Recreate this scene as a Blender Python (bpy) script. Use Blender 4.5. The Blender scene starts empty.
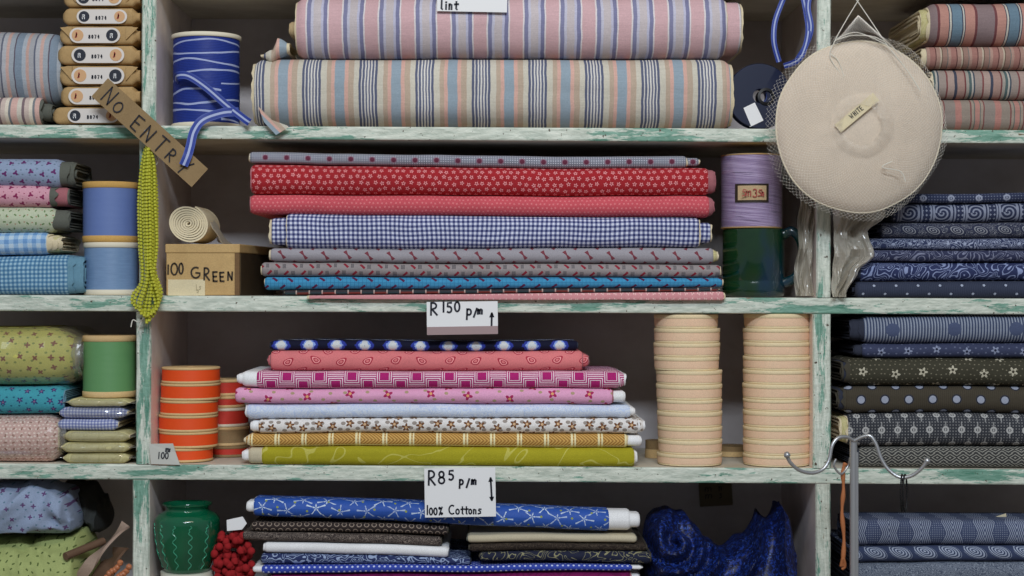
import bpy, math, random
from mathutils import Vector, noise
R_ = random.Random(7)
PI = math.pi
D = 2.5; FPX = 1666.667; CX = 490.0; CY = 288.0; Z0 = 1.30
S = D / FPX                                   # metres per pixel at the front of the shelves
COL = bpy.context.scene.collection
def xx(px, y=0.0): return (px - CX) * (D + y) / FPX
def zz(py, y=0.0): return Z0 + (CY - py) * (D + y) / FPX
def nz(x, y, z=0.0): return noise.noise(Vector((x, y, z)))
def lerp(a, b, t): return a + (b - a) * t
def pl(pts, x):                               # piecewise-linear / smooth interpolation
    if x <= pts[0][0]: return pts[0][1]
    for (a, fa), (b, fb) in zip(pts, pts[1:]):
        if x <= b:
            t = (x - a) / (b - a); t = t * t * (3 - 2 * t)
            return lerp(fa, fb, t)
    return pts[-1][1]

# ---------------------------------------------------------------- objects
WL = {}
def thing(name, label, cat, loc, group=None):
    o = bpy.data.objects.new(name, None); COL.objects.link(o)
    o.location = loc; o.empty_display_size = .02
    o['label'] = label; o['category'] = cat
    if group: o['group'] = group
    WL[o.name] = Vector(loc); return o
def part(name, V, F, mat, parent=None, uv=None, smooth=True, loc=None, label=None, fm=None):
    """V in world coordinates; origin is the parent's (or loc)."""
    base = WL[parent.name] if parent else Vector(loc or (0, 0, 0))
    me = bpy.data.meshes.new(name)
    me.from_pydata([tuple(Vector(v) - base) for v in V], [], F)
    mats = mat if isinstance(mat, (list, tuple)) else [mat]
    for m in mats: me.materials.append(m)
    if fm: me.polygons.foreach_set('material_index', fm)
    if smooth: me.polygons.foreach_set('use_smooth', [True] * len(me.polygons))
    if uv:
        l = me.uv_layers.new(name='UVMap')
        fl = []
        if len(uv) == len(V):
            for p in me.polygons:
                for vi in p.vertices: fl += uv[vi]
        else:
            for q in uv: fl += q
        l.data.foreach_set('uv', fl)
    if smooth: me.set_sharp_from_angle(angle=math.radians(52))
    me.update()
    o = bpy.data.objects.new(name, me); COL.objects.link(o)
    if parent: o.parent = parent
    else: o.location = base
    WL[o.name] = base
    if label: o['label'] = label
    return o
def tag(o, label, cat, group=None):
    o['label'] = label; o['category'] = cat
    if group: o['group'] = group
    return o

# ---------------------------------------------------------------- node DSL
def lin(c, k=1.0):
    out = []
    for v in c[:3]:
        v = v / 255.0
        out.append(min(1.0, (v / 12.92 if v <= .04045 else ((v + .055) / 1.055) ** 2.4) * k))
    return tuple(out) + (1.0,)
CK = 1.30                                      # photo colour -> surface colour
def C(r, g, b):
    q = lin((r, g, b), CK); l = .25 * q[0] + .6 * q[1] + .15 * q[2]
    return tuple(min(.9, lerp(v, l, .05)) for v in q[:3]) + (1.0,)
def CP(r, g, b): return tuple(min(.88, v) for v in lin((r, g, b), 1.6)[:3]) + (1.0,)
class E:
    def __init__(s, m, sock): s.m = m; s.s = sock
    def _o(s, op, *a): return s.m.math(op, s, *a)
    def __add__(s, o): return s._o('ADD', o)
    __radd__ = __add__
    def __sub__(s, o): return s._o('SUBTRACT', o)
    def __rsub__(s, o): return s.m.math('SUBTRACT', o, s)
    def __mul__(s, o): return s._o('MULTIPLY', o)
    __rmul__ = __mul__
    def __truediv__(s, o): return s._o('DIVIDE', o)
    def fr(s): return s._o('FRACT')
    def fl(s): return s._o('FLOOR')
    def ab(s): return s._o('ABSOLUTE')
    def sn(s): return s._o('SINE')
    def cs(s): return s._o('COSINE')
    def sq(s): return s._o('SQRT')
    def lt(s, o): return s._o('LESS_THAN', o)
    def gt(s, o): return s._o('GREATER_THAN', o)
    def mn(s, o): return s._o('MINIMUM', o)
    def mx(s, o): return s._o('MAXIMUM', o)
    def md(s, o): return s._o('FLOORED_MODULO', o)
class M:
    def __init__(s, name):
        s.mat = bpy.data.materials.new(name); s.mat.use_nodes = True
        s.nt = s.mat.node_tree; s.N = s.nt.nodes; s.L = s.nt.links
        s.b = s.N['Principled BSDF']
        s._uv = None; s._ob = None
    def n(s, t): return s.N.new(t)
    def inp(s, sock, v):
        if isinstance(v, E): s.L.new(v.s, sock)
        elif isinstance(v, (int, float)): sock.default_value = v
        else: sock.default_value = v
    def math(s, op, *a):
        n = s.n('ShaderNodeMath'); n.operation = op
        for i, v in enumerate(a): s.inp(n.inputs[i], v)
        return E(s, n.outputs[0])
    def uv(s):
        if not s._uv:
            n = s.n('ShaderNodeUVMap'); x = s.n('ShaderNodeSeparateXYZ'); s.L.new(n.outputs[0], x.inputs[0])
            s._uv = (E(s, x.outputs[0]), E(s, x.outputs[1])); s._uvv = n.outputs[0]
        return s._uv
    def ob(s):
        if not s._ob:
            n = s.n('ShaderNodeTexCoord'); s._ob = n.outputs['Object']
        return s._ob
    def comb(s, x, y, z=0.0):
        n = s.n('ShaderNodeCombineXYZ')
        for i, v in enumerate((x, y, z)): s.inp(n.inputs[i], v)
        return n.outputs[0]
    def noise(s, vec, scale, detail=3, rough=.55, dist=0):
        n = s.n('ShaderNodeTexNoise'); s.L.new(vec, n.inputs['Vector'])
        n.inputs['Scale'].default_value = scale; n.inputs['Detail'].default_value = detail
        n.inputs['Roughness'].default_value = rough; n.inputs['Distortion'].default_value = dist
        return E(s, n.outputs[0])
    def mapv(s, vec, sc):
        n = s.n('ShaderNodeMapping'); s.L.new(vec, n.inputs[0]); n.inputs['Scale'].default_value = sc
        return n.outputs[0]
    def rnd(s, a, b, k=0.0):
        n = s.n('ShaderNodeTexWhiteNoise'); n.noise_dimensions = '3D'
        s.L.new(s.comb(a, b, k), n.inputs[0]); return E(s, n.outputs[0])
    def mix(s, f, a, b):
        n = s.n('ShaderNodeMix'); n.data_type = 'RGBA'
        s.inp(n.inputs[0], f); s.inp(n.inputs[6], a); s.inp(n.inputs[7], b)
        return E(s, n.outputs[2])
    def mul(s, a, f):
        n = s.n('ShaderNodeMix'); n.data_type = 'RGBA'; n.blend_type = 'MULTIPLY'; n.inputs[0].default_value = 1
        g = s.n('ShaderNodeCombineColor')
        for i in range(3): s.inp(g.inputs[i], f)
        s.inp(n.inputs[6], a); s.L.new(g.outputs[0], n.inputs[7]); return E(s, n.outputs[2])
    def ss(s, x, a, b):                        # smoothstep
        n = s.n('ShaderNodeMapRange'); n.interpolation_type = 'SMOOTHSTEP'
        s.inp(n.inputs[0], x); n.inputs[1].default_value = a; n.inputs[2].default_value = b
        return E(s, n.outputs[0])
    def seq(s, x, items, period):
        """constant colour bands along x; items = [(width, colour)]"""
        tot = sum(w for w, c in items)
        r = s.n('ShaderNodeValToRGB'); r.color_ramp.interpolation = 'CONSTANT'
        s.inp(r.inputs[0], (x / period).fr())
        el = r.color_ramp.elements; pos = 0
        for i, (w, c) in enumerate(items):
            if i < 2: e = el[i]; e.position = pos
            else: e = el.new(min(pos, .9999))
            e.color = c; pos += w / tot
        return E(s, r.outputs[0])
    def cell(s, pu, pv, stag=.5, rot=0, jit=0):
        """cell-local coordinates (pixels), radius, angle, random per cell"""
        u, v = s.uv()
        if pv >= 9: v = v + pv * .5
        iv = (v / pv).fl()
        uu = u / pu + iv.md(2.0) * stag
        iu = uu.fl()
        r = s.rnd(iu, iv)
        lx = (uu.fr() - .5) * pu; ly = ((v / pv).fr() - .5) * pv
        if jit:
            lx = lx + (s.rnd(iu, iv, 3.0) - .5) * jit; ly = ly + (s.rnd(iu, iv, 5.0) - .5) * jit
        rad = (lx * lx + ly * ly).sq(); th = s.math('ARCTAN2', ly, lx)
        if rot: th = th + r * 6.283
        return lx, ly, rad, th, r
    def fin(s, col, rough=.85, bump=.42, bscale=42, weave=True, spec=.25, sheen=.0, bdist=.0025):
        if not isinstance(col, E):
            n = s.n('ShaderNodeRGB'); n.outputs[0].default_value = col; col = E(s, n.outputs[0])
        if weave:
            f = s.noise(s.mapv(s.ob(), (1, 1, 1)), 700, 2) * .5 + .75
            g = s.noise(s.ob(), 14, 3) * .3 + .85
            col = s.mul(col, f * g)
        s.L.new(col.s, s.b.inputs['Base Color'])
        s.b.inputs['Roughness'].default_value = rough
        s.b.inputs['Specular IOR Level'].default_value = spec
        if sheen: s.b.inputs['Sheen Weight'].default_value = sheen
        if bump:
            bn = s.n('ShaderNodeBump'); bn.inputs['Strength'].default_value = bump; bn.inputs['Distance'].default_value = bdist
            h = s.noise(s.mapv(s.ob(), (.6, 1, 1)), bscale, 4)
            s.L.new(h.s, bn.inputs['Height']); s.L.new(bn.outputs[0], s.b.inputs['Normal'])
        return s.mat
def plain(name, c, rough=.7, weave=False, bump=0, metal=0, spec=.4, coat=0, bscale=60):
    m = M(name); mat = m.fin(c, rough, bump, bscale, weave, spec)
    m.b.inputs['Metallic'].default_value = metal
    m.b.inputs['Coat Weight'].default_value = coat; m.b.inputs['Coat Roughness'].default_value = .08
    return mat

# ---------------------------------------------------------------- fabric patterns
def p_stripes(name, items, period, off=0, weft=None, warp=.6):
    m = M(name); u, v = m.uv()
    w = (m.noise(m.comb(u * .02, v * .04), 1.0, 2) - .5) * warp * 4
    items = [(w_, tuple(lerp(v_, .3 * q[0] + .55 * q[1] + .15 * q[2], .30) * .97 for v_ in q[:3]) + (1.0,)) for w_, q in items]
    c = m.seq(u + off + w, items, period)
    th = m.noise(m.comb(u * .05, v * 1.2), 1.0, 2)
    c = m.mul(c, th * .35 + .82)
    return m.fin(c, .9, .35, 45)
def p_gingham(name, dark, mid, light, p, ang=0):
    m = M(name); u, v = m.uv()
    w = (m.noise(m.comb(u * .015, v * .02), 1.0, 1) - .5) * 6
    a = ((u + w) / p).fr().lt(.5); b = ((v + w * .6) / p).fr().lt(.5)
    c = m.mix(a * .5 + b * .5, light, dark)
    c = m.mix((a - b).ab(), c, mid)
    return m.fin(c)
def p_flowers(name, bg, petal, centre, pu, pv, r, n=5, stag=.5, jit=2, extra=None, ring=None, skip=0):
    m = M(name); lx, ly, rad, th, rn = m.cell(pu, pv, stag, 1, jit)
    edge = (th * float(n)).cs() * (r * .28) + r * .72
    f = (rad - edge).lt(0.0)
    if skip: f = f * rn.gt(skip)
    c = bg
    if extra:                                  # second small motif on an offset grid
        ec, epu, epv, er = extra
        u, v = m.uv(); iv = (v / epv).fl(); uu = u / epu + iv.md(2.0) * .37; iu = uu.fl()
        ex = (uu.fr() - .5) * epu + (m.rnd(iu, iv, 9.0) - .5) * epu * .4; ey = ((v / epv).fr() - .5) * epv + (m.rnd(iu, iv, 8.0) - .5) * epv * .4
        c = m.mix((ex * ex + ey * ey * 1.6).lt(er * er), c, ec)
    c = m.mix(f, c, petal)
    if ring: c = m.mix((rad - edge).ab().lt(.5), c, ring)
    if centre: c = m.mix(rad.lt(r * .3), c, centre)
    return m.fin(c)
def p_marks(name, bg, col, pu, pv, L, W, ang=.8, flare=0, alt=None, stag=.5, lines=None):
    """little bars / trumpets; every other row leans the other way"""
    m = M(name); lx, ly, rad, th, rn = m.cell(pu, pv, stag, 0, 1)
    u, v = m.uv()
    sg = ((v / pv + (.5 if pv >= 9 else 0.)).fl().md(2.0)) * 2.0 - 1.0
    a = lx * math.cos(ang) + ly * sg * math.sin(ang)
    b = ly * math.cos(ang) - lx * sg * math.sin(ang)
    wid = (a * flare).ab() + W if flare else W
    f = a.ab().lt(L) * b.ab().lt(wid)
    c = bg
    if lines:
        lc, lp = lines
        g = (u / lp).fr().lt(.12).mx((v / lp).fr().lt(.14)); c = m.mix(g * .6, bg, lc)
    c = m.mix(f, c, col)
    if alt: c = m.mix(((lx - pu * .42).ab().lt(2.4)) * (ly.ab().lt(2.6)) * ((u * 1.0).fr().lt(.55)), c, alt)
    return m.fin(c)
def p_plaid(name, a, b, c3, line, p):
    m = M(name); u, v = m.uv()
    c = m.mix((u / p).fr().lt(.5), a, b); c = m.mix((v / (p * .45)).fr().lt(.35), c, c3)
    c = m.mix((u / (p * .5)).fr().lt(.1), c, line)
    return m.fin(c)
def p_ikat(name):
    m = M(name); u, v = m.uv()
    t = ((u / 28.0).fr() - .5).ab() * 2.0
    k = t + (v / 9.0).ab() * .35 + (m.noise(m.comb(u * .6, v * .3), 1.0, 2) - .5) * .35
    c = m.seq(k * .5, [(17, C(190, 193, 195)), (6, C(120, 145, 205)), (11, C(38, 52, 140)), (66, C(14, 16, 40))], 1.0)
    return m.fin(c)
def p_paisley(name, bg, line, pu=27.0, pv=12.0):
    m = M(name); lx, ly, rad, th, rn = m.cell(pu, pv, .5, 0, 3)
    sg = (rn.gt(.5)) * 2.0 - 1.0
    x = lx + ly * ly * sg * .12
    e = (x * x * 1.0 + ly * ly * 1.5 + x * ly * sg * .9).sq()
    c = m.mix((e - 4.2).ab().lt(.62), bg, line)
    c = m.mix((e - 2.0).ab().lt(.45), c, line)
    c = m.mix((e - 3.1).ab().lt(.45), c, lin((235, 150, 150), 1.3))
    return m.fin(c)
def p_squares(name, bg, line, p=32.5):
    m = M(name); u, v = m.uv()
    a = (u / p).fr() * p; side = a.lt(p * .5)
    lx = ((u / (p * .5)).fr() - .5) * (p * .5)
    ly = v - 4.0 + side * 9.5
    sq = lx.ab().mx(ly.ab() * 1.0)
    k = (sq / 2.15)
    c = m.mix(k.fr().lt(.45) * sq.gt(4.6), bg, line)
    return m.fin(c)
def p_chevron(name, a, b, light, p=27.0):
    m = M(name); u, v = m.uv()
    t = (u + v.ab() * 1.1) / 3.6
    c = m.mix(t.fr().lt(.5), a, b)
    f = (u / p).fr()
    c = m.mix(f.lt(.08).mx((f - .16).ab().lt(.03)), c, light)
    c = m.mix((v + 5.8).ab().lt(.6), c, light)
    return m.fin(c)
def p_swirl(name, bg, line, scale=.055, amt=.8, freq=1.0, width=.16, dots=None):
    """contour-line scroll print"""
    m = M(name); u, v = m.uv()
    h = m.noise(m.comb(u * scale, v * scale * 1.1), 1.0, 1, .4, amt)
    k = (h * 9.0 * freq).fr()
    c = m.mix((k - .5).ab().lt(width), bg, line)
    if dots:
        lx, ly, rad, th, rn = m.cell(dots[0], dots[0] * .6, .5, 0, 2)
        c = m.mix(rad.lt(dots[1]) * rn.gt(.3), c, line)
    return m.fin(c)
def p_medallion(name, bg, line, pu, pv, kind='oval'):
    m = M(name); lx, ly, rad, th, rn = m.cell(pu, pv, .5 if kind != 'arch' else 0, 0, 0)
    u, v = m.uv()
    if kind == 'oval':
        e = (lx * lx * .55 + ly * ly * 1.3 + lx * ly * .7).sq()
        f = ((e / 1.9).fr().lt(.42)) * e.lt(5.6)
        g = m.noise(m.comb(u * .16, v * .2), 1.0, 1, .4, 1.2); g = ((g * 8.0).fr() - .5).ab().lt(.1) * e.gt(6.2)
        c = m.mix(f.mx(g) * .8, bg, line)
    elif kind == 'arch':
        e = (lx * lx + (ly.ab() - pv * .5) * (ly.ab() - pv * .5) * 1.0).sq()
        e2 = (lx.ab() - ly.ab() * .35)
        f = ((e2 / 2.0).fr().lt(.4)) * e2.lt(pu * .24)
        dd = ((u / 2.2).fr() - .5).ab().lt(.22) * ((v / 2.2).fr() - .5).ab().lt(.22) * e2.gt(pu * .25)
        c = m.mix(f * .8, bg, line); c = m.mix(dd * .5, c, line)
    elif kind == 'shell':
        x = lx + ly * .8; e = (x * x * .8 + (ly - 3.0) * (ly - 3.0) * 1.2).sq()
        c = m.mix(((e / 2.3).fr().lt(.5)) * e.lt(9.5) * .85, bg, line)
    elif kind == 'diamond':
        e = lx.ab() * .75 + ly.ab() * 1.2
        c = m.mix(((e / 3.4).fr().lt(.34)) * .8, bg, line)
    elif kind == 'drop':
        e = (rad - 2.6).ab().lt(.9).mx(rad.lt(.9))
        st = lx.ab().lt(.55)
        dt = ((u / 3.0).fr() - .5).ab().lt(.18) * ((v / 3.0).fr() - .5).ab().lt(.2)
        c = m.mix(dt * .5, bg, line); c = m.mix(e.mx(st * .6), c, line)
    elif kind == 'panel':
        f = (u / pu).fr(); bar = (f.lt(.07)).mx((f - .14).ab().lt(.025)).mx((f - .42).ab().lt(.025)).mx((f - .5).ab().lt(.03))
        dia = ((u / 4.0).fr() - .5).ab() + ((v / 4.6).fr() - .5).ab()
        ins = f.gt(.14) * f.lt(.42); swx = (f - .75) * pu
        e = (swx * swx + v * v).sq() + m.math('ARCTAN2', v, swx) * 1.0
        sw = ((e / 4.2).fr().lt(.42)) * f.gt(.53)
        c = m.mix((bar.mx(ins * dia.lt(.3))).mx(sw) * .8, bg, line)
    return m.fin(c)
def p_stars(name, bg, line, dot):
    m = M(name); lx, ly, rad, th, rn = m.cell(27.0, 11.0, .5, 1, 4)
    k = (th * 2.5).cs().ab()
    f = (k.gt(.975) * rad.lt(10.0)).mx(k.gt(.75) * rad.lt(3.0))
    c = m.mix(f * (rn * .4 + .55), bg, line)
    lx, ly, rad, th, rn = m.cell(33.0, 9.0, .37, 0, 5)
    c = m.mix((rad - 1.2).lt(0.0), c, dot)
    return m.fin(c, .6)
def p_dots(name, bg, dc, pu, pv, r, ring=None, fine=None, stag=.5, weft=None):
    m = M(name); lx, ly, rad, th, rn = m.cell(pu, pv, stag, 0, 0)
    c = bg
    u, v = m.uv()
    if weft: c = m.mix(((u / weft[1]).fr() - .5).ab().lt(.22), c, weft[0])
    if fine:
        c = m.mix((((u / 2.4).fr() - .5).ab().lt(.2) * ((v / 2.4).fr() - .5).ab().lt(.2)), c, fine)
    if ring: c = m.mix(rad.lt(r * 1.4), c, ring)
    c = m.mix(rad.lt(r), c, dc)
    return m.fin(c)

F = {}
cream = C(196, 184, 150)
F['stripeA'] = p_stripes('blue salmon cream striped cotton', [(35, C(128, 150, 165)), (14, C(205, 150, 130)), (20, C(176, 150, 122)), (18, C(188, 180, 158)),
   (9, C(80, 88, 118)), (4, C(196, 190, 180)), (8, C(84, 92, 122)), (5, C(200, 195, 185)), (6, C(90, 98, 126)), (5, C(200, 195, 185)), (6, C(96, 100, 126)), (5, C(200, 195, 185)), (7, C(86, 94, 124)), (4, C(200, 195, 185)), (9, C(80, 88, 118)),
   (22, C(188, 180, 158)), (16, C(176, 150, 122)), (13, C(205, 150, 130))], 56.3, off=-14.2)
F['stripeB'] = p_stripes('pink lilac striped cotton', [(52, C(200, 150, 154)), (6, C(205, 195, 195)), (16, C(118, 118, 158)), (10, C(176, 174, 196)), (30, C(182, 168, 170)), (10, C(172, 170, 198)), (15, C(114, 114, 156)), (6, C(205, 195, 195))], 36.2, off=16.4)
F['stripeC'] = p_stripes('faded blue salmon stripe', [(20, C(110, 130, 150)), (12, C(150, 160, 170)), (9, C(185, 140, 125)), (14, C(150, 150, 155)), (5, C(90, 95, 115)), (12, C(160, 160, 165)), (10, C(190, 145, 130)), (14, C(140, 150, 160)), (4, C(90, 80, 95))], 34)
F['stripeD'] = p_stripes('pink cream stripe', [(14, C(200, 150, 135)), (10, C(190, 180, 160)), (6, C(120, 95, 100)), (10, C(190, 165, 150)), (8, C(205, 190, 165)), (5, C(110, 115, 120))], 24)
F['stripeE'] = p_stripes('salmon blue stripe', [(35, C(88, 122, 142)), (4, C(60, 60, 80)), (5, C(180, 175, 160)), (4, C(60, 60, 80)), (35, C(182, 118, 98)), (9, C(115, 52, 55)), (65, C(130, 105, 105)), (9, C(115, 52, 55)), (32, C(182, 118, 98)), (4, C(60, 60, 80)), (6, C(185, 178, 160)), (4, C(60, 60, 80))], 57, off=50.5)
F['stripeF'] = p_stripes('terracotta stripe', [(22, C(160, 100, 85)), (4, C(100, 50, 48)), (16, C(165, 120, 100)), (6, C(180, 160, 130)), (4, C(110, 80, 60)), (20, C(150, 108, 90)), (3, C(95, 105, 100)), (12, C(170, 125, 105))], 21)
F['stripeG'] = p_stripes('pink green stripe', [(22, C(160, 120, 105)), (5, C(120, 50, 50)), (9, C(150, 140, 125)), (8, C(70, 95, 95)), (5, C(175, 165, 150)), (5, C(60, 75, 90)), (22, C(150, 130, 118)), (5, C(130, 60, 58)), (20, C(165, 135, 120)), (9, C(60, 65, 85))], 36)
F['stripeH'] = p_stripes('muted salmon stripe', [(32, C(140, 122, 105)), (5, C(130, 60, 55)), (9, C(150, 130, 110)), (4, C(95, 105, 95)), (18, C(175, 112, 95)), (4, C(95, 105, 95)), (9, C(150, 130, 110)), (5, C(130, 60, 55)), (40, C(135, 120, 108)), (24, C(175, 108, 92))], 40, off=8)
# left cell, second row
F['blueflor'] = p_flowers('pale blue purple floral', C(128, 142, 166), C(92, 42, 92), None, 13, 11, 3.0, 3, jit=4, extra=(C(95, 112, 130), 6, 6, 1))
F['pinkflor'] = p_flowers('pink purple floral', C(190, 138, 152), C(125, 38, 78), None, 13, 10, 2.9, 3, jit=3, extra=(C(150, 80, 100), 7, 6, .8))
F['greenflor'] = p_flowers('cream green ditsy', C(168, 176, 150), C(96, 120, 78), None, 8, 7, 1.6, 2, jit=3, extra=(C(150, 110, 90), 9, 8, .8))
F['skygingh'] = p_gingham('sky gingham', C(95, 135, 180), C(128, 162, 195), C(165, 185, 200), 9)
F['bluegingh'] = p_gingham('blue gingham', C(58, 100, 135), C(85, 128, 158), C(140, 172, 188), 4.2)
# center second row
F['greydot'] = p_dots('grey burgundy dot', C(110, 112, 124), C(92, 38, 58), 21.5, 16, 2.4, ring=C(128, 100, 116), fine=C(190, 192, 200))
F['redflor'] = p_flowers('red white floral', C(150, 26, 34), C(206, 136, 138), C(150, 26, 34), 7.2, 6.4, 2.3, 5, jit=2)
F['coral'] = p_flowers('coral tiny floral', C(184, 72, 82), C(204, 112, 116), None, 4.4, 4, 1.2, 4, jit=1)
F['navygingh'] = p_gingham('navy gingham', C(44, 50, 94), C(108, 114, 150), C(192, 196, 212), 4.6)
F['trumpet'] = p_marks('grey trumpet', C(142, 138, 144), C(112, 52, 62), 22, 11, 5.0, .6, ang=.95, flare=.3)
F['greydash'] = p_marks('grey red dash', C(134, 126, 126), C(126, 32, 46), 17, 8, 3.2, 1.2, ang=.8, alt=C(60, 58, 64))
F['turq'] = p_marks('turquoise dash', C(52, 132, 172), C(78, 26, 62), 16, 8.5, 3.4, 1.2, ang=.7, lines=(C(25, 80, 120), 4.0))
F['plaid'] = p_plaid('dark plaid', C(112, 52, 46), C(44, 62, 66), C(50, 48, 52), C(170, 150, 140), 26)
F['pinkcheck'] = p_flowers('pink net check', C(196, 132, 136), C(224, 176, 172), C(160, 92, 96), 6.4, 5, 2.0, 4, jit=0, stag=0)
# center third row
F['ikat'] = p_ikat('blue white ikat')
F['paisley'] = p_paisley('coral paisley', C(206, 112, 114), C(164, 42, 60))
F['squares'] = p_squares('magenta squares', C(160, 22, 100), C(220, 196, 204))
F['pinkrose'] = p_flowers('pink rose floral', C(208, 148, 180), C(158, 30, 84), C(210, 150, 100), 40, 13, 5.0, 4, jit=7, extra=(C(160, 140, 110), 19, 9, 2.0), skip=.1)
F['paleblue'] = p_swirl('pale blue tone', CP(176, 184, 202), CP(162, 174, 198), .1, .8, 1, .2)
F['brownflor'] = p_flowers('brown floral', C(208, 204, 200), C(104, 66, 38), C(196, 160, 120), 15, 12, 4.6, 5, jit=5, extra=(C(140, 130, 122), 9, 7, 2.4))
F['gold'] = p_chevron('gold chevron', C(192, 152, 78), C(148, 104, 46), C(222, 206, 160))
F['lime'] = p_swirl('lime scroll', C(150, 142, 6), C(172, 166, 70), .018, 1.6, .32, .035)
# left third row
F['yelflor'] = p_flowers('yellow brown floral', C(176, 172, 86), C(120, 72, 50), None, 15, 14, 3.2, 4, jit=7, extra=(C(120, 130, 60), 9, 9, 1.4))
F['turqflor'] = p_flowers('turquoise purple floral', C(52, 138, 152), C(52, 50, 100), C(120, 90, 120), 15, 12, 3.4, 5, jit=6, extra=(C(30, 90, 110), 8, 8, 1.2))
F['pinkgingh'] = p_flowers('pink check floral', C(196, 160, 152), C(150, 110, 96), None, 8, 7, 1.7, 2, jit=0, stag=0, extra=(C(222, 200, 190), 4, 4, 1.2))
F['lavcheck'] = p_gingham('lavender check', C(96, 104, 152), C(128, 136, 172), C(178, 182, 196), 3.2)
F['cream'] = p_swirl('cream cotton', C(180, 172, 124), C(172, 163, 112), .05, 1)
# left fourth row
F['whiteblue'] = p_flowers('white blue floral', C(128, 142, 166), C(88, 64, 104), None, 14, 12, 2.5, 4, jit=6, extra=(C(84, 112, 130), 9, 8, 1.0))
F['limeditsy'] = p_flowers('lime ditsy', C(150, 160, 98), C(84, 98, 50), None, 8, 7, 1.5, 2, jit=4)
# center fourth row
F['stars'] = p_stars('blue star print', C(36, 76, 156), C(190, 205, 225), C(130, 140, 60))
F['brownring'] = p_dots('brown ring print', C(44, 36, 34), C(50, 42, 40), 7.5, 7, 1.9, ring=C(140, 124, 110))
F['brownscr'] = p_swirl('brown scroll', C(52, 44, 42), C(128, 116, 106), .16, 1.2, 1, .14)
F['white'] = plain('white cotton', CP(214, 208, 196), .9, True, .2)
F['navyscr'] = p_swirl('navy scroll', C(36, 46, 86), C(136, 152, 182), .07, .9, 1, .16)
F['bluespot'] = p_dots('blue spot', C(46, 66, 158), C(178, 188, 220), 5.4, 5, 1.1)
F['magenta'] = p_swirl('magenta cloth', C(112, 14, 76), C(98, 10, 66), .03, 1)
F['creamplain'] = plain('ivory cotton', C(176, 166, 140), .9, True, .2)
F['darkbrown'] = p_swirl('dark brown print', C(36, 28, 24), C(68, 58, 48), .12, 1)
F['navywave'] = p_swirl('navy wave', C(28, 32, 52), C(132, 128, 96), .05, 1.8, .6, .08)
# shweshwe, right
NV = C(40, 47, 72); NL = C(136, 142, 160)
F['sh1'] = p_medallion('navy ring shweshwe', NV, NL, 28, 10, 'drop')
F['sh2'] = p_medallion('navy panel shweshwe', NV, NL, 33, 20, 'panel')
F['sh3'] = p_medallion('navy oval shweshwe', C(42, 46, 66), C(140, 142, 148), 24, 15, 'oval')
F['sh4'] = p_swirl('navy lace shweshwe', C(46, 54, 84), C(140, 148, 170), .11, .8, 1.1, .17, dots=(18, 1.6))
F['sh5'] = p_swirl('navy fern shweshwe', C(44, 48, 74), C(112, 116, 138), .055, .9, 1.3, .13)
F['sh6'] = p_swirl('navy leaf shweshwe', C(40, 48, 84), C(128, 140, 176), .05, 1.1, 1.1, .13)
F['sh7'] = p_dots('navy spot shweshwe', C(44, 50, 68), C(150, 158, 176), 22, 8.9, 1.4, ring=C(28, 34, 54), weft=(C(52, 58, 76), 1.8))
F['br1'] = p_dots('blue bar shweshwe', C(56, 66, 92), C(66, 76, 104), 62, 33, 7, weft=(C(132, 140, 154), 3.0))
F['br2'] = p_flowers('blue daisy shweshwe', C(52, 58, 84), C(126, 134, 158), C(34, 38, 60), 29, 15, 4.4, 5, jit=4, extra=(C(90, 96, 120), 7, 6, 1))
F['br3'] = p_flowers('brown bloom shweshwe', C(56, 54, 42), C(172, 166, 146), C(60, 56, 44), 30, 18, 4.8, 5, jit=5, extra=(C(110, 104, 86), 5, 5, .8))
F['br4'] = p_dots('brown spot shweshwe', C(58, 52, 42), C(142, 148, 164), 24, 15, 3.6, ring=C(40, 42, 52), weft=(C(66, 60, 48), 2))
F['br5'] = p_medallion('grey drop shweshwe', C(50, 52, 58), C(160, 160, 158), 16, 16, 'drop')
F['br6'] = p_medallion('grey diamond shweshwe', C(52, 52, 52), C(150, 148, 138), 13, 9, 'diamond')
F['ar1'] = p_medallion('navy arch shweshwe', C(56, 66, 94), C(150, 158, 174), 32, 24, 'arch')
F['ar2'] = p_medallion('navy shell shweshwe', C(50, 60, 88), C(156, 166, 184), 25, 18, 'shell')
F['ar3'] = p_swirl('grey vermicelli shweshwe', C(74, 82, 98), C(124, 132, 144), .15, .9, 1.3, .2)
EDGE = {
 'cream': plain('selvedge cream', C(196, 182, 150), .9, True, .3),
 'dark': plain('frayed dark edge', C(84, 86, 78), .95, True, .5),
 'navy': plain('navy selvedge', C(40, 44, 58), .95, True, .4),
 'brown': plain('brown selvedge', C(60, 56, 46), .95, True, .4),
 'rose': plain('rose selvedge', C(150, 90, 96), .95, True, .4),
 'white': plain('white cardboard', CP(196, 204, 216), .8, True, .15),
 'kraftcore': plain('tan cardboard', C(176, 152, 112), .85, True, .2),
 'aqua': plain('aqua selvedge', C(90, 130, 150), .95, True, .4),
}
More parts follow.
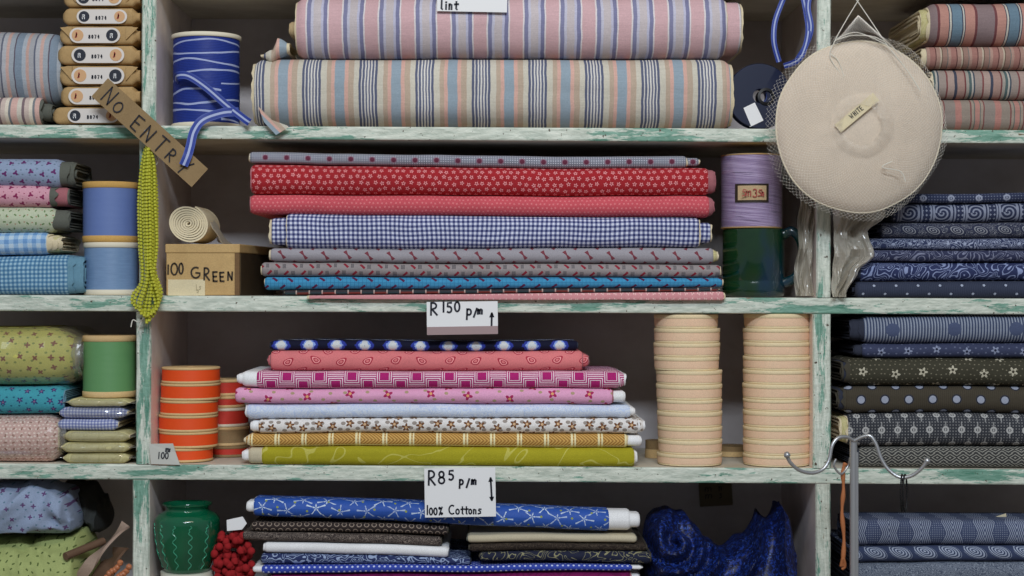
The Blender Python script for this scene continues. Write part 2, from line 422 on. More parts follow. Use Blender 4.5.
# ---------------------------------------------------------------- other materials
def paint_edge(name, axis):
    m = M(name); o = m.ob()
    sc = (4.5, 16, 30) if axis == 'x' else (30, 16, 4.5)
    a = m.noise(m.mapv(o, sc), 1.5, 7, .72)
    b = m.noise(m.mapv(o, tuple(q * 2.6 for q in sc)), 1.1, 6, .75)
    ch = m.noise(o, 120, 4, .65)
    hf = m.noise(m.mapv(o, tuple(q * 6 for q in sc)), 1.5, 3, .6)
    c = m.mix(m.ss(a + hf * .12, .575, .62), m.mix(m.ss(hf, .3, .7), CP(150, 158, 146), CP(184, 188, 176)), m.mix(m.ss(hf, .3, .7), CP(76, 114, 98), CP(108, 142, 126)))
    c = m.mix(m.ss(b, .60, .66), c, CP(62, 108, 90))
    c = m.mix(m.ss(b, .38, .33), c, CP(190, 190, 178))
    c = m.mix(m.ss(ch, .64, .67), c, CP(66, 54, 42))
    c = m.mix(m.ss(m.noise(m.mapv(o, sc), 2.6, 5, .8), .655, .70), c, CP(104, 88, 66))
    return m.fin(c, .5, .6, 120, False, .4, bdist=.003)
PX = paint_edge('weathered green and white paint on shelf edge', 'x')
PZ = paint_edge('weathered green and white paint on upright edge', 'z')
def paint_in(name, base, dirt):
    m = M(name); o = m.ob()
    a = m.noise(m.mapv(o, (2, 3, 3)), 3, 5, .6)
    c = m.mix(m.ss(a, .35, .75), base, dirt)
    return m.fin(c, .6, .15, 40, False, .3)
PIN = paint_in('cream painted board', CP(178, 172, 158), CP(150, 142, 126))
PSIDE = paint_in('pinkish white painted board', CP(196, 186, 182), CP(172, 160, 156))
PBACK = paint_in('grey back board', CP(178, 172, 172), CP(158, 150, 148))
def m_kraft(name, c0, c1, bump=.3):
    m = M(name); o = m.ob(); a = m.noise(o, 35, 5, .6)
    return m.fin(m.mix(a, c0, c1), .75, bump, 30, True, .2, bdist=.004)
KRAFT = m_kraft('kraft paper', C(176, 146, 98), C(146, 116, 74), .8)
CARD = m_kraft('brown card', C(142, 118, 82), C(120, 98, 66), .15)
BOXC = m_kraft('tan box card', C(186, 156, 104), C(166, 134, 86), .2)
BOXD = m_kraft('worn box tape', C(120, 92, 60), C(84, 62, 40), .3)
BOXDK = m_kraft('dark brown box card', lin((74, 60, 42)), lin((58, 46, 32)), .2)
FLG = m_kraft('reel card flange', C(206, 178, 128), C(184, 150, 100), .1)
FLGK = m_kraft('kraft spool flange', C(200, 158, 84), C(178, 138, 72), .1)
FLGW = plain('cream spool flange', C(206, 198, 176), .7)
PAPER = plain('white paper', CP(200, 208, 222), .8)
INK = plain('black marker ink', lin((16, 18, 34)), .5)
INKB = plain('brown marker ink', lin((46, 34, 22)), .6)
ORSEAL = plain('orange seal', C(190, 148, 104), .6); BKSEAL = plain('black seal', lin((34, 38, 50)), .6); REDINK = plain('red print', C(150, 60, 50), .6)
def satin(name, c, c2, rough=.35, nn=120, spec=.5):
    m = M(name); o = m.ob()
    a = m.noise(m.mapv(o, (.1, .1, 1)), nn, 2)
    mt = m.fin(m.mix(a, c, c2), rough, .25, 200, False, spec, bdist=.0006)
    return mt
SAT_B = satin('matte blue ribbon', C(84, 106, 160), C(92, 114, 166), .6)
SAT_S = satin('shiny steel blue satin', C(90, 120, 158), C(112, 142, 178), .34, 500, 1.0); 
SAT_G = satin('green satin ribbon', C(84, 134, 82), C(92, 140, 88), .45)
ORG = satin('orange bias tape', CP(255, 68, 14), CP(250, 60, 10), .6); ORG2 = satin('deep red tape', C(190, 44, 22), C(170, 36, 20), .6)
PEACH = m_kraft('peach cotton tape', CP(204, 170, 142), CP(190, 156, 130), .05); PEACHE = m_kraft('cream tape edge', CP(200, 182, 148), CP(186, 166, 132), .05)
def m_bluespool():
    m = M('blue cord with white stripes'); u, v = m.uv()
    k = (v + u * .12).md(9.3)
    c = m.mix(((v / 1.6).fr().lt(.25)), C(30, 50, 128), C(18, 34, 100))
    n = m.noise(m.comb(u * .03, v * .1), 1.0, 1)
    row = (v / 10.0).fl()
    k2 = v + (u * .05 + row * 2.4).sn() * 2.6 + (n - .5) * 4.0
    f = ((k2 / 10.0).fr() - .5).ab().lt(.09) * m.rnd(row, (u / 60.0).fl()).gt(.12)
    c = m.mix(f, c, C(148, 158, 192))
    return m.fin(c, .5, .2, 200, False)
BLUESP = m_bluespool()
def m_ribbonstripe():
    m = M('blue ribbon with white stripe'); u, v = m.uv()
    c = m.mix((v - .5).ab().lt(.13), C(38, 56, 132), C(150, 160, 192))
    c = m.mix((v - .5).ab().gt(.43), c, C(64, 82, 150))
    return m.fin(c, .5, .1, 200, False)
RIBST = m_ribbonstripe()
def m_thread():
    m = M('lilac thread winding'); u, v = m.uv()
    w = (v + u * .09)
    a = m.noise(m.comb(u * .012, w * 1.1), 1.0, 3, .7)
    c = m.mix(m.ss(a, .4, .62), C(128, 102, 150), C(176, 156, 196))
    c = m.mix(m.ss(m.noise(m.comb(u * .02, w * .5, 7.0), 1.0, 3), .6, .68), c, C(96, 76, 116))
    return m.fin(c, .5, .2, 200, False)
THREAD = m_thread()
def m_glaze(name, c0, c1, c2):
    m = M(name); o = m.ob(); a = m.noise(m.mapv(o, (1, 1, .5)), 16, 3)
    mt = m.fin(m.mix(m.ss(a, .46, .70), m.mix(m.noise(o, 40, 3), c0, c1), c2), .12, 0, 60, False, .6)
    m.b.inputs['Coat Weight'].default_value = .6; m.b.inputs['Coat Roughness'].default_value = .05
    return mt
MUGM = m_glaze('dark green blue glaze', lin((8, 44, 26)), lin((22, 62, 30)), lin((12, 46, 70)))
VASEM = m_glaze('emerald glaze', lin((5, 88, 58)), lin((8, 98, 64)), lin((5, 80, 54)))
VASEW = plain('emerald relief glaze', lin((66, 156, 122)), .2)
BEAD = plain('yellow green bead', C(176, 176, 40), .3, spec=.5)
THR = plain('white cotton thread', C(200, 196, 184), .9)
NAVYP = plain('navy plastic', lin((22, 30, 56)), .45)
BLACKR = plain('black rubber', lin((12, 12, 14)), .5)
CHROME = plain('brushed chrome', lin((190, 192, 194)), .36, metal=.75)
LEATHER = plain('tan leather cord', C(160, 96, 54), .7, True, .3)
def m_straw():
    m = M('ivory hat felt'); o = m.ob()
    a = m.noise(o, 9, 4, .6)
    c = m.mix(a, CP(186, 174, 158), CP(172, 158, 142))
    return m.fin(c, .85, .3, 220, True, .2, bdist=.0012)
HAT = m_straw(); HATR = plain('hat brim edge', C(206, 196, 172), .8)
TAGM = m_kraft('cream card', C(206, 194, 160), C(196, 182, 146), .05)
def m_plastic(name, alpha, tint, rough=.15):
    m = M(name)
    N, L = m.N, m.L
    out = N['Material Output']; N.remove(m.b)
    tr = N.new('ShaderNodeBsdfTransparent'); tr.inputs[0].default_value = (.96, .96, .94, 1)
    gl = N.new('ShaderNodeBsdfGlossy'); gl.inputs['Roughness'].default_value = rough; gl.inputs[0].default_value = (1, 1, 1, 1)
    df = N.new('ShaderNodeBsdfDiffuse'); df.inputs[0].default_value = tint
    tl = N.new('ShaderNodeBsdfTranslucent'); tl.inputs[0].default_value = tint
    ad = N.new('ShaderNodeMixShader'); ad.inputs[0].default_value = .35; L.new(df.outputs[0], ad.inputs[1]); L.new(tl.outputs[0], ad.inputs[2])
    m1 = N.new('ShaderNodeMixShader'); m1.inputs[0].default_value = alpha; L.new(tr.outputs[0], m1.inputs[1]); L.new(ad.outputs[0], m1.inputs[2])
    lw = N.new('ShaderNodeLayerWeight'); lw.inputs[0].default_value = .35
    m2 = N.new('ShaderNodeMixShader'); L.new(lw.outputs['Facing'], m2.inputs[0])
    mm = N.new('ShaderNodeMath'); mm.operation = 'MULTIPLY_ADD'; L.new(lw.outputs['Facing'], mm.inputs[0]); mm.inputs[1].default_value = .35; mm.inputs[2].default_value = .06
    L.new(mm.outputs[0], m2.inputs[0])
    L.new(m1.outputs[0], m2.inputs[1]); L.new(gl.outputs[0], m2.inputs[2])
    L.new(m2.outputs[0], out.inputs[0])
    return m.mat
PLAST = m_plastic('clear cellophane', .10, (.7, .7, .68, 1), .12)
PLASTD = m_plastic('dusty plastic', .55, (.78, .73, .63, 1), .22)
NETM = plain('white nylon net', C(214, 208, 198), .5)

# ---------------------------------------------------------------- geometry helpers
def rrect(w, h, r, n=6, flat=4):
    """closed loop of a rounded rectangle (y,z), starting at front middle (-y), going up"""
    r = max(1e-5, min(r, w / 2 - 1e-5, h / 2 - 1e-5)); P = []
    def seg(a, b, k):
        for i in range(k): P.append((lerp(a[0], b[0], i / k), lerp(a[1], b[1], i / k)))
    def arc(cy, cz, a0):
        for i in range(n):
            a = a0 - (PI / 2) * i / n
            P.append((cy + r * math.cos(a), cz + r * math.sin(a)))
    hy, hz = w / 2, h / 2
    seg((-hy, 0), (-hy, hz - r), 2)
    arc(-hy + r, hz - r, PI)
    seg((-hy + r, hz), (hy - r, hz), flat)
    arc(hy - r, hz - r, PI / 2)
    seg((hy, hz - r), (hy, -hz + r), 3)
    arc(hy - r, -hz + r, 0)
    seg((hy - r, -hz), (-hy + r, -hz), flat)
    arc(-hy + r, -hz + r, -PI / 2)
    seg((-hy, -hz + r), (-hy, 0), 2)
    return P
def loft(rings, closed_ends=True):
    n = len(rings[0]); V = [p for r in rings for p in r]; Fc = []
    for i in range(len(rings) - 1):
        for j in range(n):
            a = i * n + j; b = i * n + (j + 1) % n
            Fc.append((a, b, b + n, a + n))
    if closed_ends:
        Fc.append(tuple(range(n - 1, -1, -1))); k = (len(rings) - 1) * n
        Fc.append(tuple(range(k, k + n)))
    return V, Fc
def disp(x, z, zb, seed):                     # shared displacement field of a stack
    k = max(0.0, min(1.0, (z - zb) / .03))
    return (nz(x * 5, z * 9, seed) * .0022 + nz(x * 17, z * 12, seed + 5) * .0009) * k
def bolt_mesh(x0, x1, zl, zr, yf, dep, rnd=.8, seed=0., base=0., amp=.0012, endr=.004, L=None, fray=.0015, over=0., nx=None, yslope=0.):
    """zl=(bottom,top) at x0, zr at x1"""
    nx = nx or max(10, int((x1 - x0) / .012))
    rings = []; UV = []
    def ring(x, s, ins, capk=0, jit=0.):
        zb = lerp(zl[0], zr[0], s); zt = lerp(zl[1], zr[1], s); h = (zt - zb) - .0005 - 2 * ins; w = dep - 2 * ins
        r0 = (zt - zb) * .5 * rnd
        P = rrect(w, max(h, .0006), max(r0 - ins, .0003), 6, 30 if over else 4)
        cz = (zb + zt) / 2; cy = yf + dep / 2 + yslope * (x - x0)
        out = []; uvr = []; per = 0; last = None
        H = max(zt - zb, 1e-4)
        for (py, pz) in P:
            if last: per += math.hypot(py - last[0], pz - last[1])
            last = (py, pz)
            y = cy + py; z = cz + pz
            fy = nz(x * 7, z * 22, seed) * amp * 1.3 + nz(x * 26, z * 60, seed + 3) * amp * .6 + nz(x * 60, z * 25, seed + 8) * amp * .25
            f = max(0, min(1, (-py + w * .1) / (w * .5)))
            y += fy * f
            z += disp(x, z, base, 3.3)
            if over and y < -.0015: z -= over * min(1, (-y - .0015) / .008) * max(0, 1 - (z - zb) / H)
            xo = x + (nz(y * 90, z * 120, seed + x * 3) * jit if jit else 0)
            out.append((xo, y, z)); uvr.append((x / S, per / S))
        # v: 0 at front middle, wrap negative on the lower half
        tot = per + math.hypot(P[0][0] - last[0], P[0][1] - last[1])
        uvr = [(a, b if b < tot / S * .5 else b - tot / S) for a, b in uvr]
        rings.append(out); UV.extend(uvr)
    hmin = min(zl[1] - zl[0], zr[1] - zr[0])
    L = L if L is not None else max(2, int(hmin / .0075))
    rr = random.Random(int(seed * 97) + 11)
    def cap(x, sgn, s):
        seqs = []
        ins = endr * .55; step = (hmin * .5 - ins) / (L + .4)
        for k in range(L):
            a = fray * rr.uniform(.2, 1.6); b = -fray * rr.uniform(.5, 3.0)
            seqs.append((ins, a)); seqs.append((ins + step * .45, a)); seqs.append((ins + step * .5, b)); seqs.append((ins + step * .95, b)); ins += step
        return [(x + sgn * o, i) for i, o in seqs]
    lc = cap(x0, -1, 0); rc = cap(x1, 1, 1)
    for x, i in reversed(lc): ring(x, 0, i, 1, fray)
    ncap_l = len(lc)
    for q in (0.0, .3, .65): ring(x0 + endr * q, 0, endr * .55 * (1 - q) ** 2 if q else endr * .5)
    for i in range(nx + 1):
        s = i / nx; ring(lerp(x0 + endr, x1 - endr, s), s, 0)
    for q in (.65, .3, .0): ring(x1 - endr * q, 1, endr * .55 * (1 - q) ** 2 if q else endr * .5)
    for x, i in rc: ring(x, 1, i, 1, fray)
    V, Fc = loft(rings)
    n = len(rings[0]); nr = len(rings); fm = []
    for i in range(nr - 1):
        fm += [1 if (i < ncap_l or i >= nr - 1 - len(rc)) else 0] * n
    fm += [1, 1]
    # per-corner uv to keep the seam clean
    cu = []
    for f in Fc:
        vs = [UV[v] for v in f]
        if len(f) == 4:
            mx_ = max(q[1] for q in vs); mn_ = min(q[1] for q in vs)
            if mx_ - mn_ > 30 and mn_ < -15: vs = [(a, b if b > 0 else b + (mx_ - mn_)) for a, b in vs]
        cu.extend(vs)
    return V, Fc, cu, fm
def shelf_top(row, px):
    return {1: 124.5 + 5.5 * px / 1024, 2: 295 + 3.5 * px / 1024, 3: 463.5 + 6 * px / 1024, 4: 645 + 4 * px / 1024, 0: -30 + 4 * px / 1024}[row]
THK = {0: 16, 1: 13.5, 2: 16, 3: 15.5, 4: 16}
def shz(row, px): return zz(shelf_top(row, px), 0)

seedc = [1.0]
def bolt(name, label, cat, grp, xl, xr, tl, bl, tr, br, mat, yf=.004, dep=.2, rnd=.97, edge='cream', row=1, ends=(), amp=.0018, fray=.0015, over=0., base=False, endr=.004, L=None, yslope=0.):
    """a length of folded cloth given by its pixel outline; ends = [(side, reach_px, height_fraction, material, part name)]"""
    seedc[0] += 1.37; sd = seedc[0]
    y = yf + .006
    x0, x1 = xx(xl, y), xx(xr, y)
    zl = [zz(bl, y), zz(tl, y)]; zr = [zz(br, y), zz(tr, y)]
    if base: zl[0] = shz(row, xl) + .0002; zr[0] = shz(row, xr) + .0002
    for q, px in ((zl, xl), (zr, xr)):
        q[0] = max(q[0], shz(row, px) + .0002)
    loc = ((x0 + x1) / 2, yf + dep / 2, min(zl[0], zr[0]))
    b0 = shz(row, (xl + xr) / 2)
    t = thing(name, label, cat, loc, grp)
    V, Fc, cu, fm = bolt_mesh(x0, x1, zl, zr, yf, dep, rnd, sd, b0, amp, endr, L, fray, over, yslope=yslope)
    part('cloth', V, Fc, [F[mat] if isinstance(mat, str) else mat, EDGE[edge]], t, cu, fm=fm)
    for (side, reach, hf, m2, pn) in ends:
        ins = (zl[1] - zl[0]) * (1 - hf) / 2; X = x0 if side == 'L' else x1; zz_ = zl if side == 'L' else zr
        zb, zt = zz_[0] + ins, zz_[1] - ins
        a, b = (X - reach * S, X + .03) if side == 'L' else (X - .03, X + reach * S)
        mm = F.get(m2) or EDGE[m2]
        yi = yf + ins + .002
        V, Fc, cu, fm = bolt_mesh(a, b, (zb, zt), (zb, zt), yi, dep - 2 * ins - .004, rnd, sd + 2, b0, .0006 if pn != 'folded_end' else .002, .004, 2 if pn != 'folded_end' else 3, .0008 if pn != 'folded_end' else .0022, nx=5)
        part(pn, V, Fc, [mm, EDGE[edge] if pn == 'folded_end' else mm], t, cu, fm=fm)
    return t
def box_mesh(x0, x1, y0, y1, z0, z1, bev=.0):
    if bev <= 0:
        V = [(x, y, z) for x in (x0, x1) for y in (y0, y1) for z in (z0, z1)]
        return V, [(0, 1, 3, 2), (4, 6, 7, 5), (0, 4, 5, 1), (2, 3, 7, 6), (0, 2, 6, 4), (1, 5, 7, 3)]
    b = bev; rings = []
    for z, i in ((z0, b), (z0 + b * .3, b * .3), (z0 + b, 0), (z1 - b, 0), (z1 - b * .3, b * .3), (z1, b)):
        P = []
        for (cx, cy, a0) in ((x0 + b, y0 + b, PI), (x1 - b, y0 + b, 1.5 * PI), (x1 - b, y1 - b, 0), (x0 + b, y1 - b, .5 * PI)):
            for k in range(4):
                a = a0 + k / 3 * PI / 2; P.append((cx + (b - i) * math.cos(a), cy + (b - i) * math.sin(a), z))
        rings.append(P)
    return loft(rings)
def lathe(prof, c, n=56, axis='z', wob=0., seed=0., tilt=(0, 0), us=1.0):
    """prof [(r,h)] ; returns V,F,uv with u around (px), v height (px)"""
    V = []; UVc = []; Fc = []
    for (r, h) in prof:
        for j in range(n):
            a = 2 * PI * j / n
            rr = r * (1 + (nz(math.cos(a) * 2, math.sin(a) * 2, h * 20 + seed) * wob if wob else 0))
            x, y = rr * math.cos(a), rr * math.sin(a)
            if axis == 'z': V.append((c[0] + x, c[1] + y, c[2] + h + x * tilt[0] + y * tilt[1]))
            else: V.append((c[0] + x, c[1] - h + x * tilt[0] + y * tilt[1], c[2] + y))
    for i in range(len(prof) - 1):
        for j in range(n):
            a = i * n + j; b = i * n + (j + 1) % n
            Fc.append((a, b, b + n, a + n))
            r = max(prof[i][0], prof[i + 1][0])
            u0 = 2 * PI * j / n * r / S; u1 = 2 * PI * (j + 1) / n * r / S
            UVc += [(u0, prof[i][1] / S), (u1, prof[i][1] / S), (u1, prof[i + 1][1] / S), (u0, prof[i + 1][1] / S)]
    if prof[0][0] > 1e-6:
        Fc.append(tuple(range(n - 1, -1, -1))); UVc += [(0, 0)] * n
    if prof[-1][0] > 1e-6:
        k = (len(prof) - 1) * n; Fc.append(tuple(range(k, k + n))); UVc += [(0, 0)] * n
    return V, Fc, UVc
def smooth_path(P, k=6):
    P = [Vector(p) for p in P]; out = []
    for i in range(len(P) - 1):
        p0 = P[max(i - 1, 0)]; p1 = P[i]; p2 = P[i + 1]; p3 = P[min(i + 2, len(P) - 1)]
        for j in range(k):
            t = j / k
            out.append(.5 * ((2 * p1) + (p2 - p0) * t + (2 * p0 - 5 * p1 + 4 * p2 - p3) * t * t + (3 * p1 - p0 - 3 * p2 + p3) * t ** 3))
    out.append(P[-1]); return out
def tube(P, r, n=8, k=6, rf=None):
    Q = smooth_path(P, k) if k > 1 else [Vector(p) for p in P]; rings = []
    up = Vector((.13, 1, .21)).normalized(); prev = None
    for i, q in enumerate(Q):
        t = (Q[min(i + 1, len(Q) - 1)] - Q[max(i - 1, 0)]).normalized()
        if prev is None:
            a = t.cross(up)
            if a.length < 1e-3: a = t.cross(Vector((1, 0, 0)))
            a.normalize()
        else:
            a = (prev - t * prev.dot(t)).normalized()
        prev = a; b = t.cross(a); rad = r * (rf(i / (len(Q) - 1)) if rf else 1)
        rings.append([tuple(q + a * rad * math.cos(2 * PI * j / n) + b * rad * math.sin(2 * PI * j / n)) for j in range(n)])
    return loft(rings)
def strip(P, w, th, k=8, wdir=None, ws=1.):
    """flat ribbon along P; wdir(i/n) gives the width direction"""
    Q = smooth_path(P, k); V = []; UVs = []; Fc = []; d = 0
    for i, q in enumerate(Q):
        if i: d += (q - Q[i - 1]).length
        t = (Q[min(i + 1, len(Q) - 1)] - Q[max(i - 1, 0)]).normalized()
        wd = Vector(wdir(i / (len(Q) - 1))) if wdir else Vector((0, 1, 0)).cross(t)
        wd = (wd - t * wd.dot(t)).normalized(); nn = t.cross(wd)
        for (a, b) in ((-1, -1), (1, -1), (1, 1), (-1, 1)):
            V.append(tuple(q + wd * a * w / 2 + nn * b * th / 2)); UVs.append((d / S, (a + 1) / 2))
    m = len(Q)
    for i in range(m - 1):
        for j in range(4):
            a = i * 4 + j; b = i * 4 + (j + 1) % 4; Fc.append((a, b, b + 4, a + 4))
    Fc.append((3, 2, 1, 0)); k4 = (m - 1) * 4; Fc.append((k4, k4 + 1, k4 + 2, k4 + 3))
    return V, Fc, UVs

# ---------------------------------------------------------------- hand lettering
def arcp(cx, cy, rx, ry, a0, a1, n=9):
    return [(cx + rx * math.cos(math.radians(lerp(a0, a1, i / n))), cy + ry * math.sin(math.radians(lerp(a0, a1, i / n)))) for i in range(n + 1)]
G = {
 'N': [[(0, 0), (.02, 1)], [(.02, 1), (.55, .02)], [(.55, .02), (.6, 1)]],
 'O': [arcp(.33, .45, .33, .42, 90, 450, 14)],
 'E': [[(.05, 0), (.0, 1)], [(0, 1), (.5, 1.02)], [(.02, .5), (.42, .52)], [(.05, 0), (.52, -.02)]],
 'T': [[(0, 1), (.62, 1.02)], [(.32, 1), (.3, 0)]],
 'R': [[(.02, 0), (.05, 1)], [(.05, 1)] + arcp(.2, .76, .3, .25, 80, -90, 8) + [(.1, .5), (.55, 0)]],
 'Y': [[(0, 1), (.28, .5)], [(.6, 1), (.28, .5), (.2, -.05)]],
 '1': [[(.12, 1), (.1, 0)]],
 '5': [[(.5, 1), (.12, .98), (.1, .58)] + arcp(.25, .33, .26, .3, 110, -130, 9)],
 '0': [arcp(.25, .5, .24, .48, 80, 440, 14)],
 '8': [arcp(.26, .74, .2, .24, 270, -90, 12) + arcp(.26, .24, .24, .26, 90, 450, 12)],
 '7': [[(0, 1), (.5, 1), (.2, 0)]], '4': [[(.3, 1), (0, .4), (.5, .4)], [(.4, .8), (.36, 0)]], '6': [[(.4, 1)] + arcp(.25, .3, .22, .3, 150, 500, 12)],
 '3': [arcp(.22, .75, .22, .24, 140, -80, 8) + arcp(.22, .27, .25, .27, 80, -150, 8)],
 'p': [[(.05, .6), (0, -.35)], [(.05, .5)] + arcp(.2, .32, .2, .26, 120, -120, 9)],
 '/': [[(0, -.15), (.32, .7)]],
 'm': [[(.0, .0), (.05, .5)], [(.04, .38), (.15, .52), (.24, .45), (.22, .02)], [(.24, .38), (.38, .54), (.48, .44), (.46, 0)]],
 'C': [arcp(.38, .5, .36, .48, 60, 300, 12)],
 'G': [arcp(.38, .5, .36, .48, 60, 330, 12) + [(.72, .45), (.4, .48)]],
 'o': [arcp(.2, .27, .2, .27, 90, 450, 12)],
 't': [[(.14, .85), (.12, .05), (.22, 0)], [(-.06, .55), (.36, .58)]],
 'n': [[(.02, 0), (.03, .52)], [(.03, .38), (.15, .53), (.28, .46), (.28, 0)]],
 's': [[(.32, .5), (.12, .52), (.06, .38), (.26, .25), (.28, .08), (.02, .0)]],
 'l': [[(.06, 1), (.04, .05), (.14, 0)]],
 'i': [[(.06, .52), (.05, 0)], [(.05, .74), (.07, .8)]],
 '%': [[(.42, .9), (.05, 0)], arcp(.1, .78, .09, .1, 0, 360, 8), arcp(.36, .14, .09, .1, 0, 360, 8)],
 'W': [[(0, 1), (.18, 0), (.38, .75), (.55, 0), (.75, 1)]], 'H': [[(0, 1), (0, 0)], [(.5, 1), (.5, 0)], [(0, .5), (.5, .5)]], 'I': [[(.1, 1), (.1, 0)]],
 '^': [[(.15, -.35), (.2, .9)], [(.2, .95), (.02, .6), (.36, .62), (.2, .95)]],
 '|': [[(.1, .0), (.02, 1.9)], [(.02, 1.95), (-.12, 1.65), (.16, 1.7), (.02, 1.95)], [(.1, -.05), (-.06, .2), (.24, .22), (.1, -.05)]],
}
def letters(items, frame, pen, th=.0006):
    """items: [(glyph, u, v, height, width scale)] in card pixels; frame(u,v,d)->world. one mesh of pen strokes"""
    V = []; Fc = []
    for g, u, v, h, ws in items:
        for st in G[g]:
            Q = [Vector((u + a * h * ws, v + b * h, 0)) for a, b in st]
            m = len(Q); base = len(V)
            for i, q in enumerate(Q):
                t = (Q[min(i + 1, m - 1)] - Q[max(i - 1, 0)]); t = t.normalized() if t.length else Vector((1, 0, 0))
                nn = Vector((-t.y, t.x, 0)) * pen / 2
                e = t * pen * .35 * (-1 if i == 0 else 1 if i == m - 1 else 0)
                for (s_, d_) in ((1, .0001), (-1, .0001), (-1, th), (1, th)):
                    p = q + nn * s_ + e; V.append(frame(p.x, p.y, d_))
            for i in range(m - 1):
                for j in range(4):
                    a = base + i * 4 + j; b = base + i * 4 + (j + 1) % 4; Fc.append((a, b, b + 4, a + 4))
            Fc.append((base + 3, base + 2, base + 1, base)); k = base + (m - 1) * 4; Fc.append((k, k + 1, k + 2, k + 3))
    return V, Fc
def frame_at(px, py, y, ang=0., tilt=0., sc=None):
    """card frame: origin px,py at depth y; u right, v up in pixels; d towards the viewer"""
    ca, sa = math.cos(ang), math.sin(ang); k = (D + y) / FPX; ox, oz = xx(px, y), zz(py, y)
    def f(u, v, d=0.):
        return (ox + (u * ca - v * sa) * k, y - d + v * k * tilt, oz + (u * sa + v * ca) * k)
    return f
def card(name, f, w, h, th, mat, parent, loc=None, nu=6, nv=4, curl=0., skew=0.):
    V = []; Fc = []
    for s in (0, 1):
        for j in range(nv + 1):
            for i in range(nu + 1):
                u = w * i / nu; v = h * j / nv
                V.append(f(u, v + skew * (i / nu - .5), (-th if s else 0) + curl * ((i / nu - .5) ** 2) * 4))
    n1 = (nu + 1) * (nv + 1)
    idx = lambda i, j, s: s * n1 + j * (nu + 1) + i
    for j in range(nv):
        for i in range(nu):
            Fc.append((idx(i, j, 0), idx(i + 1, j, 0), idx(i + 1, j + 1, 0), idx(i, j + 1, 0)))
            Fc.append((idx(i, j + 1, 1), idx(i + 1, j + 1, 1), idx(i + 1, j, 1), idx(i, j, 1)))
    for i in range(nu):
        Fc.append((idx(i, 0, 1), idx(i + 1, 0, 1), idx(i + 1, 0, 0), idx(i, 0, 0))); Fc.append((idx(i, nv, 0), idx(i + 1, nv, 0), idx(i + 1, nv, 1), idx(i, nv, 1)))
    for j in range(nv):
        Fc.append((idx(0, j, 0), idx(0, j + 1, 0), idx(0, j + 1, 1), idx(0, j, 1))); Fc.append((idx(nu, j, 1), idx(nu, j + 1, 1), idx(nu, j + 1, 0), idx(nu, j, 0)))
    return part(name, V, Fc, mat, parent, smooth=False, loc=loc)
def disc_on(f, cu, cv, r, d0, d1, n=24, sx=1.):
    V = []; 
    for d in (d0, d1):
        for j in range(n):
            a = 2 * PI * j / n; V.append(f(cu + r * sx * math.cos(a), cv + r * math.sin(a), d))
    Fc = [tuple(range(n - 1, -1, -1)), tuple(range(n, 2 * n))] + [(j, (j + 1) % n, n + (j + 1) % n, n + j) for j in range(n)]
    return V, Fc

exec_parts = []
# ================================================================ THE PLACE
# floor and back wall
V, Fc = box_mesh(-3, 3, -5.5, .42, -.1, 0); o = part('floor', V, Fc, plain('worn wooden floor', C(120, 100, 80), .6), smooth=False); o['kind'] = 'structure'
V, Fc = box_mesh(-3, 3, .36, .46, 0, 3.2); o = part('wall_back', V, Fc, plain('cream plaster', C(180, 175, 160), .9), smooth=False); o['kind'] = 'structure'

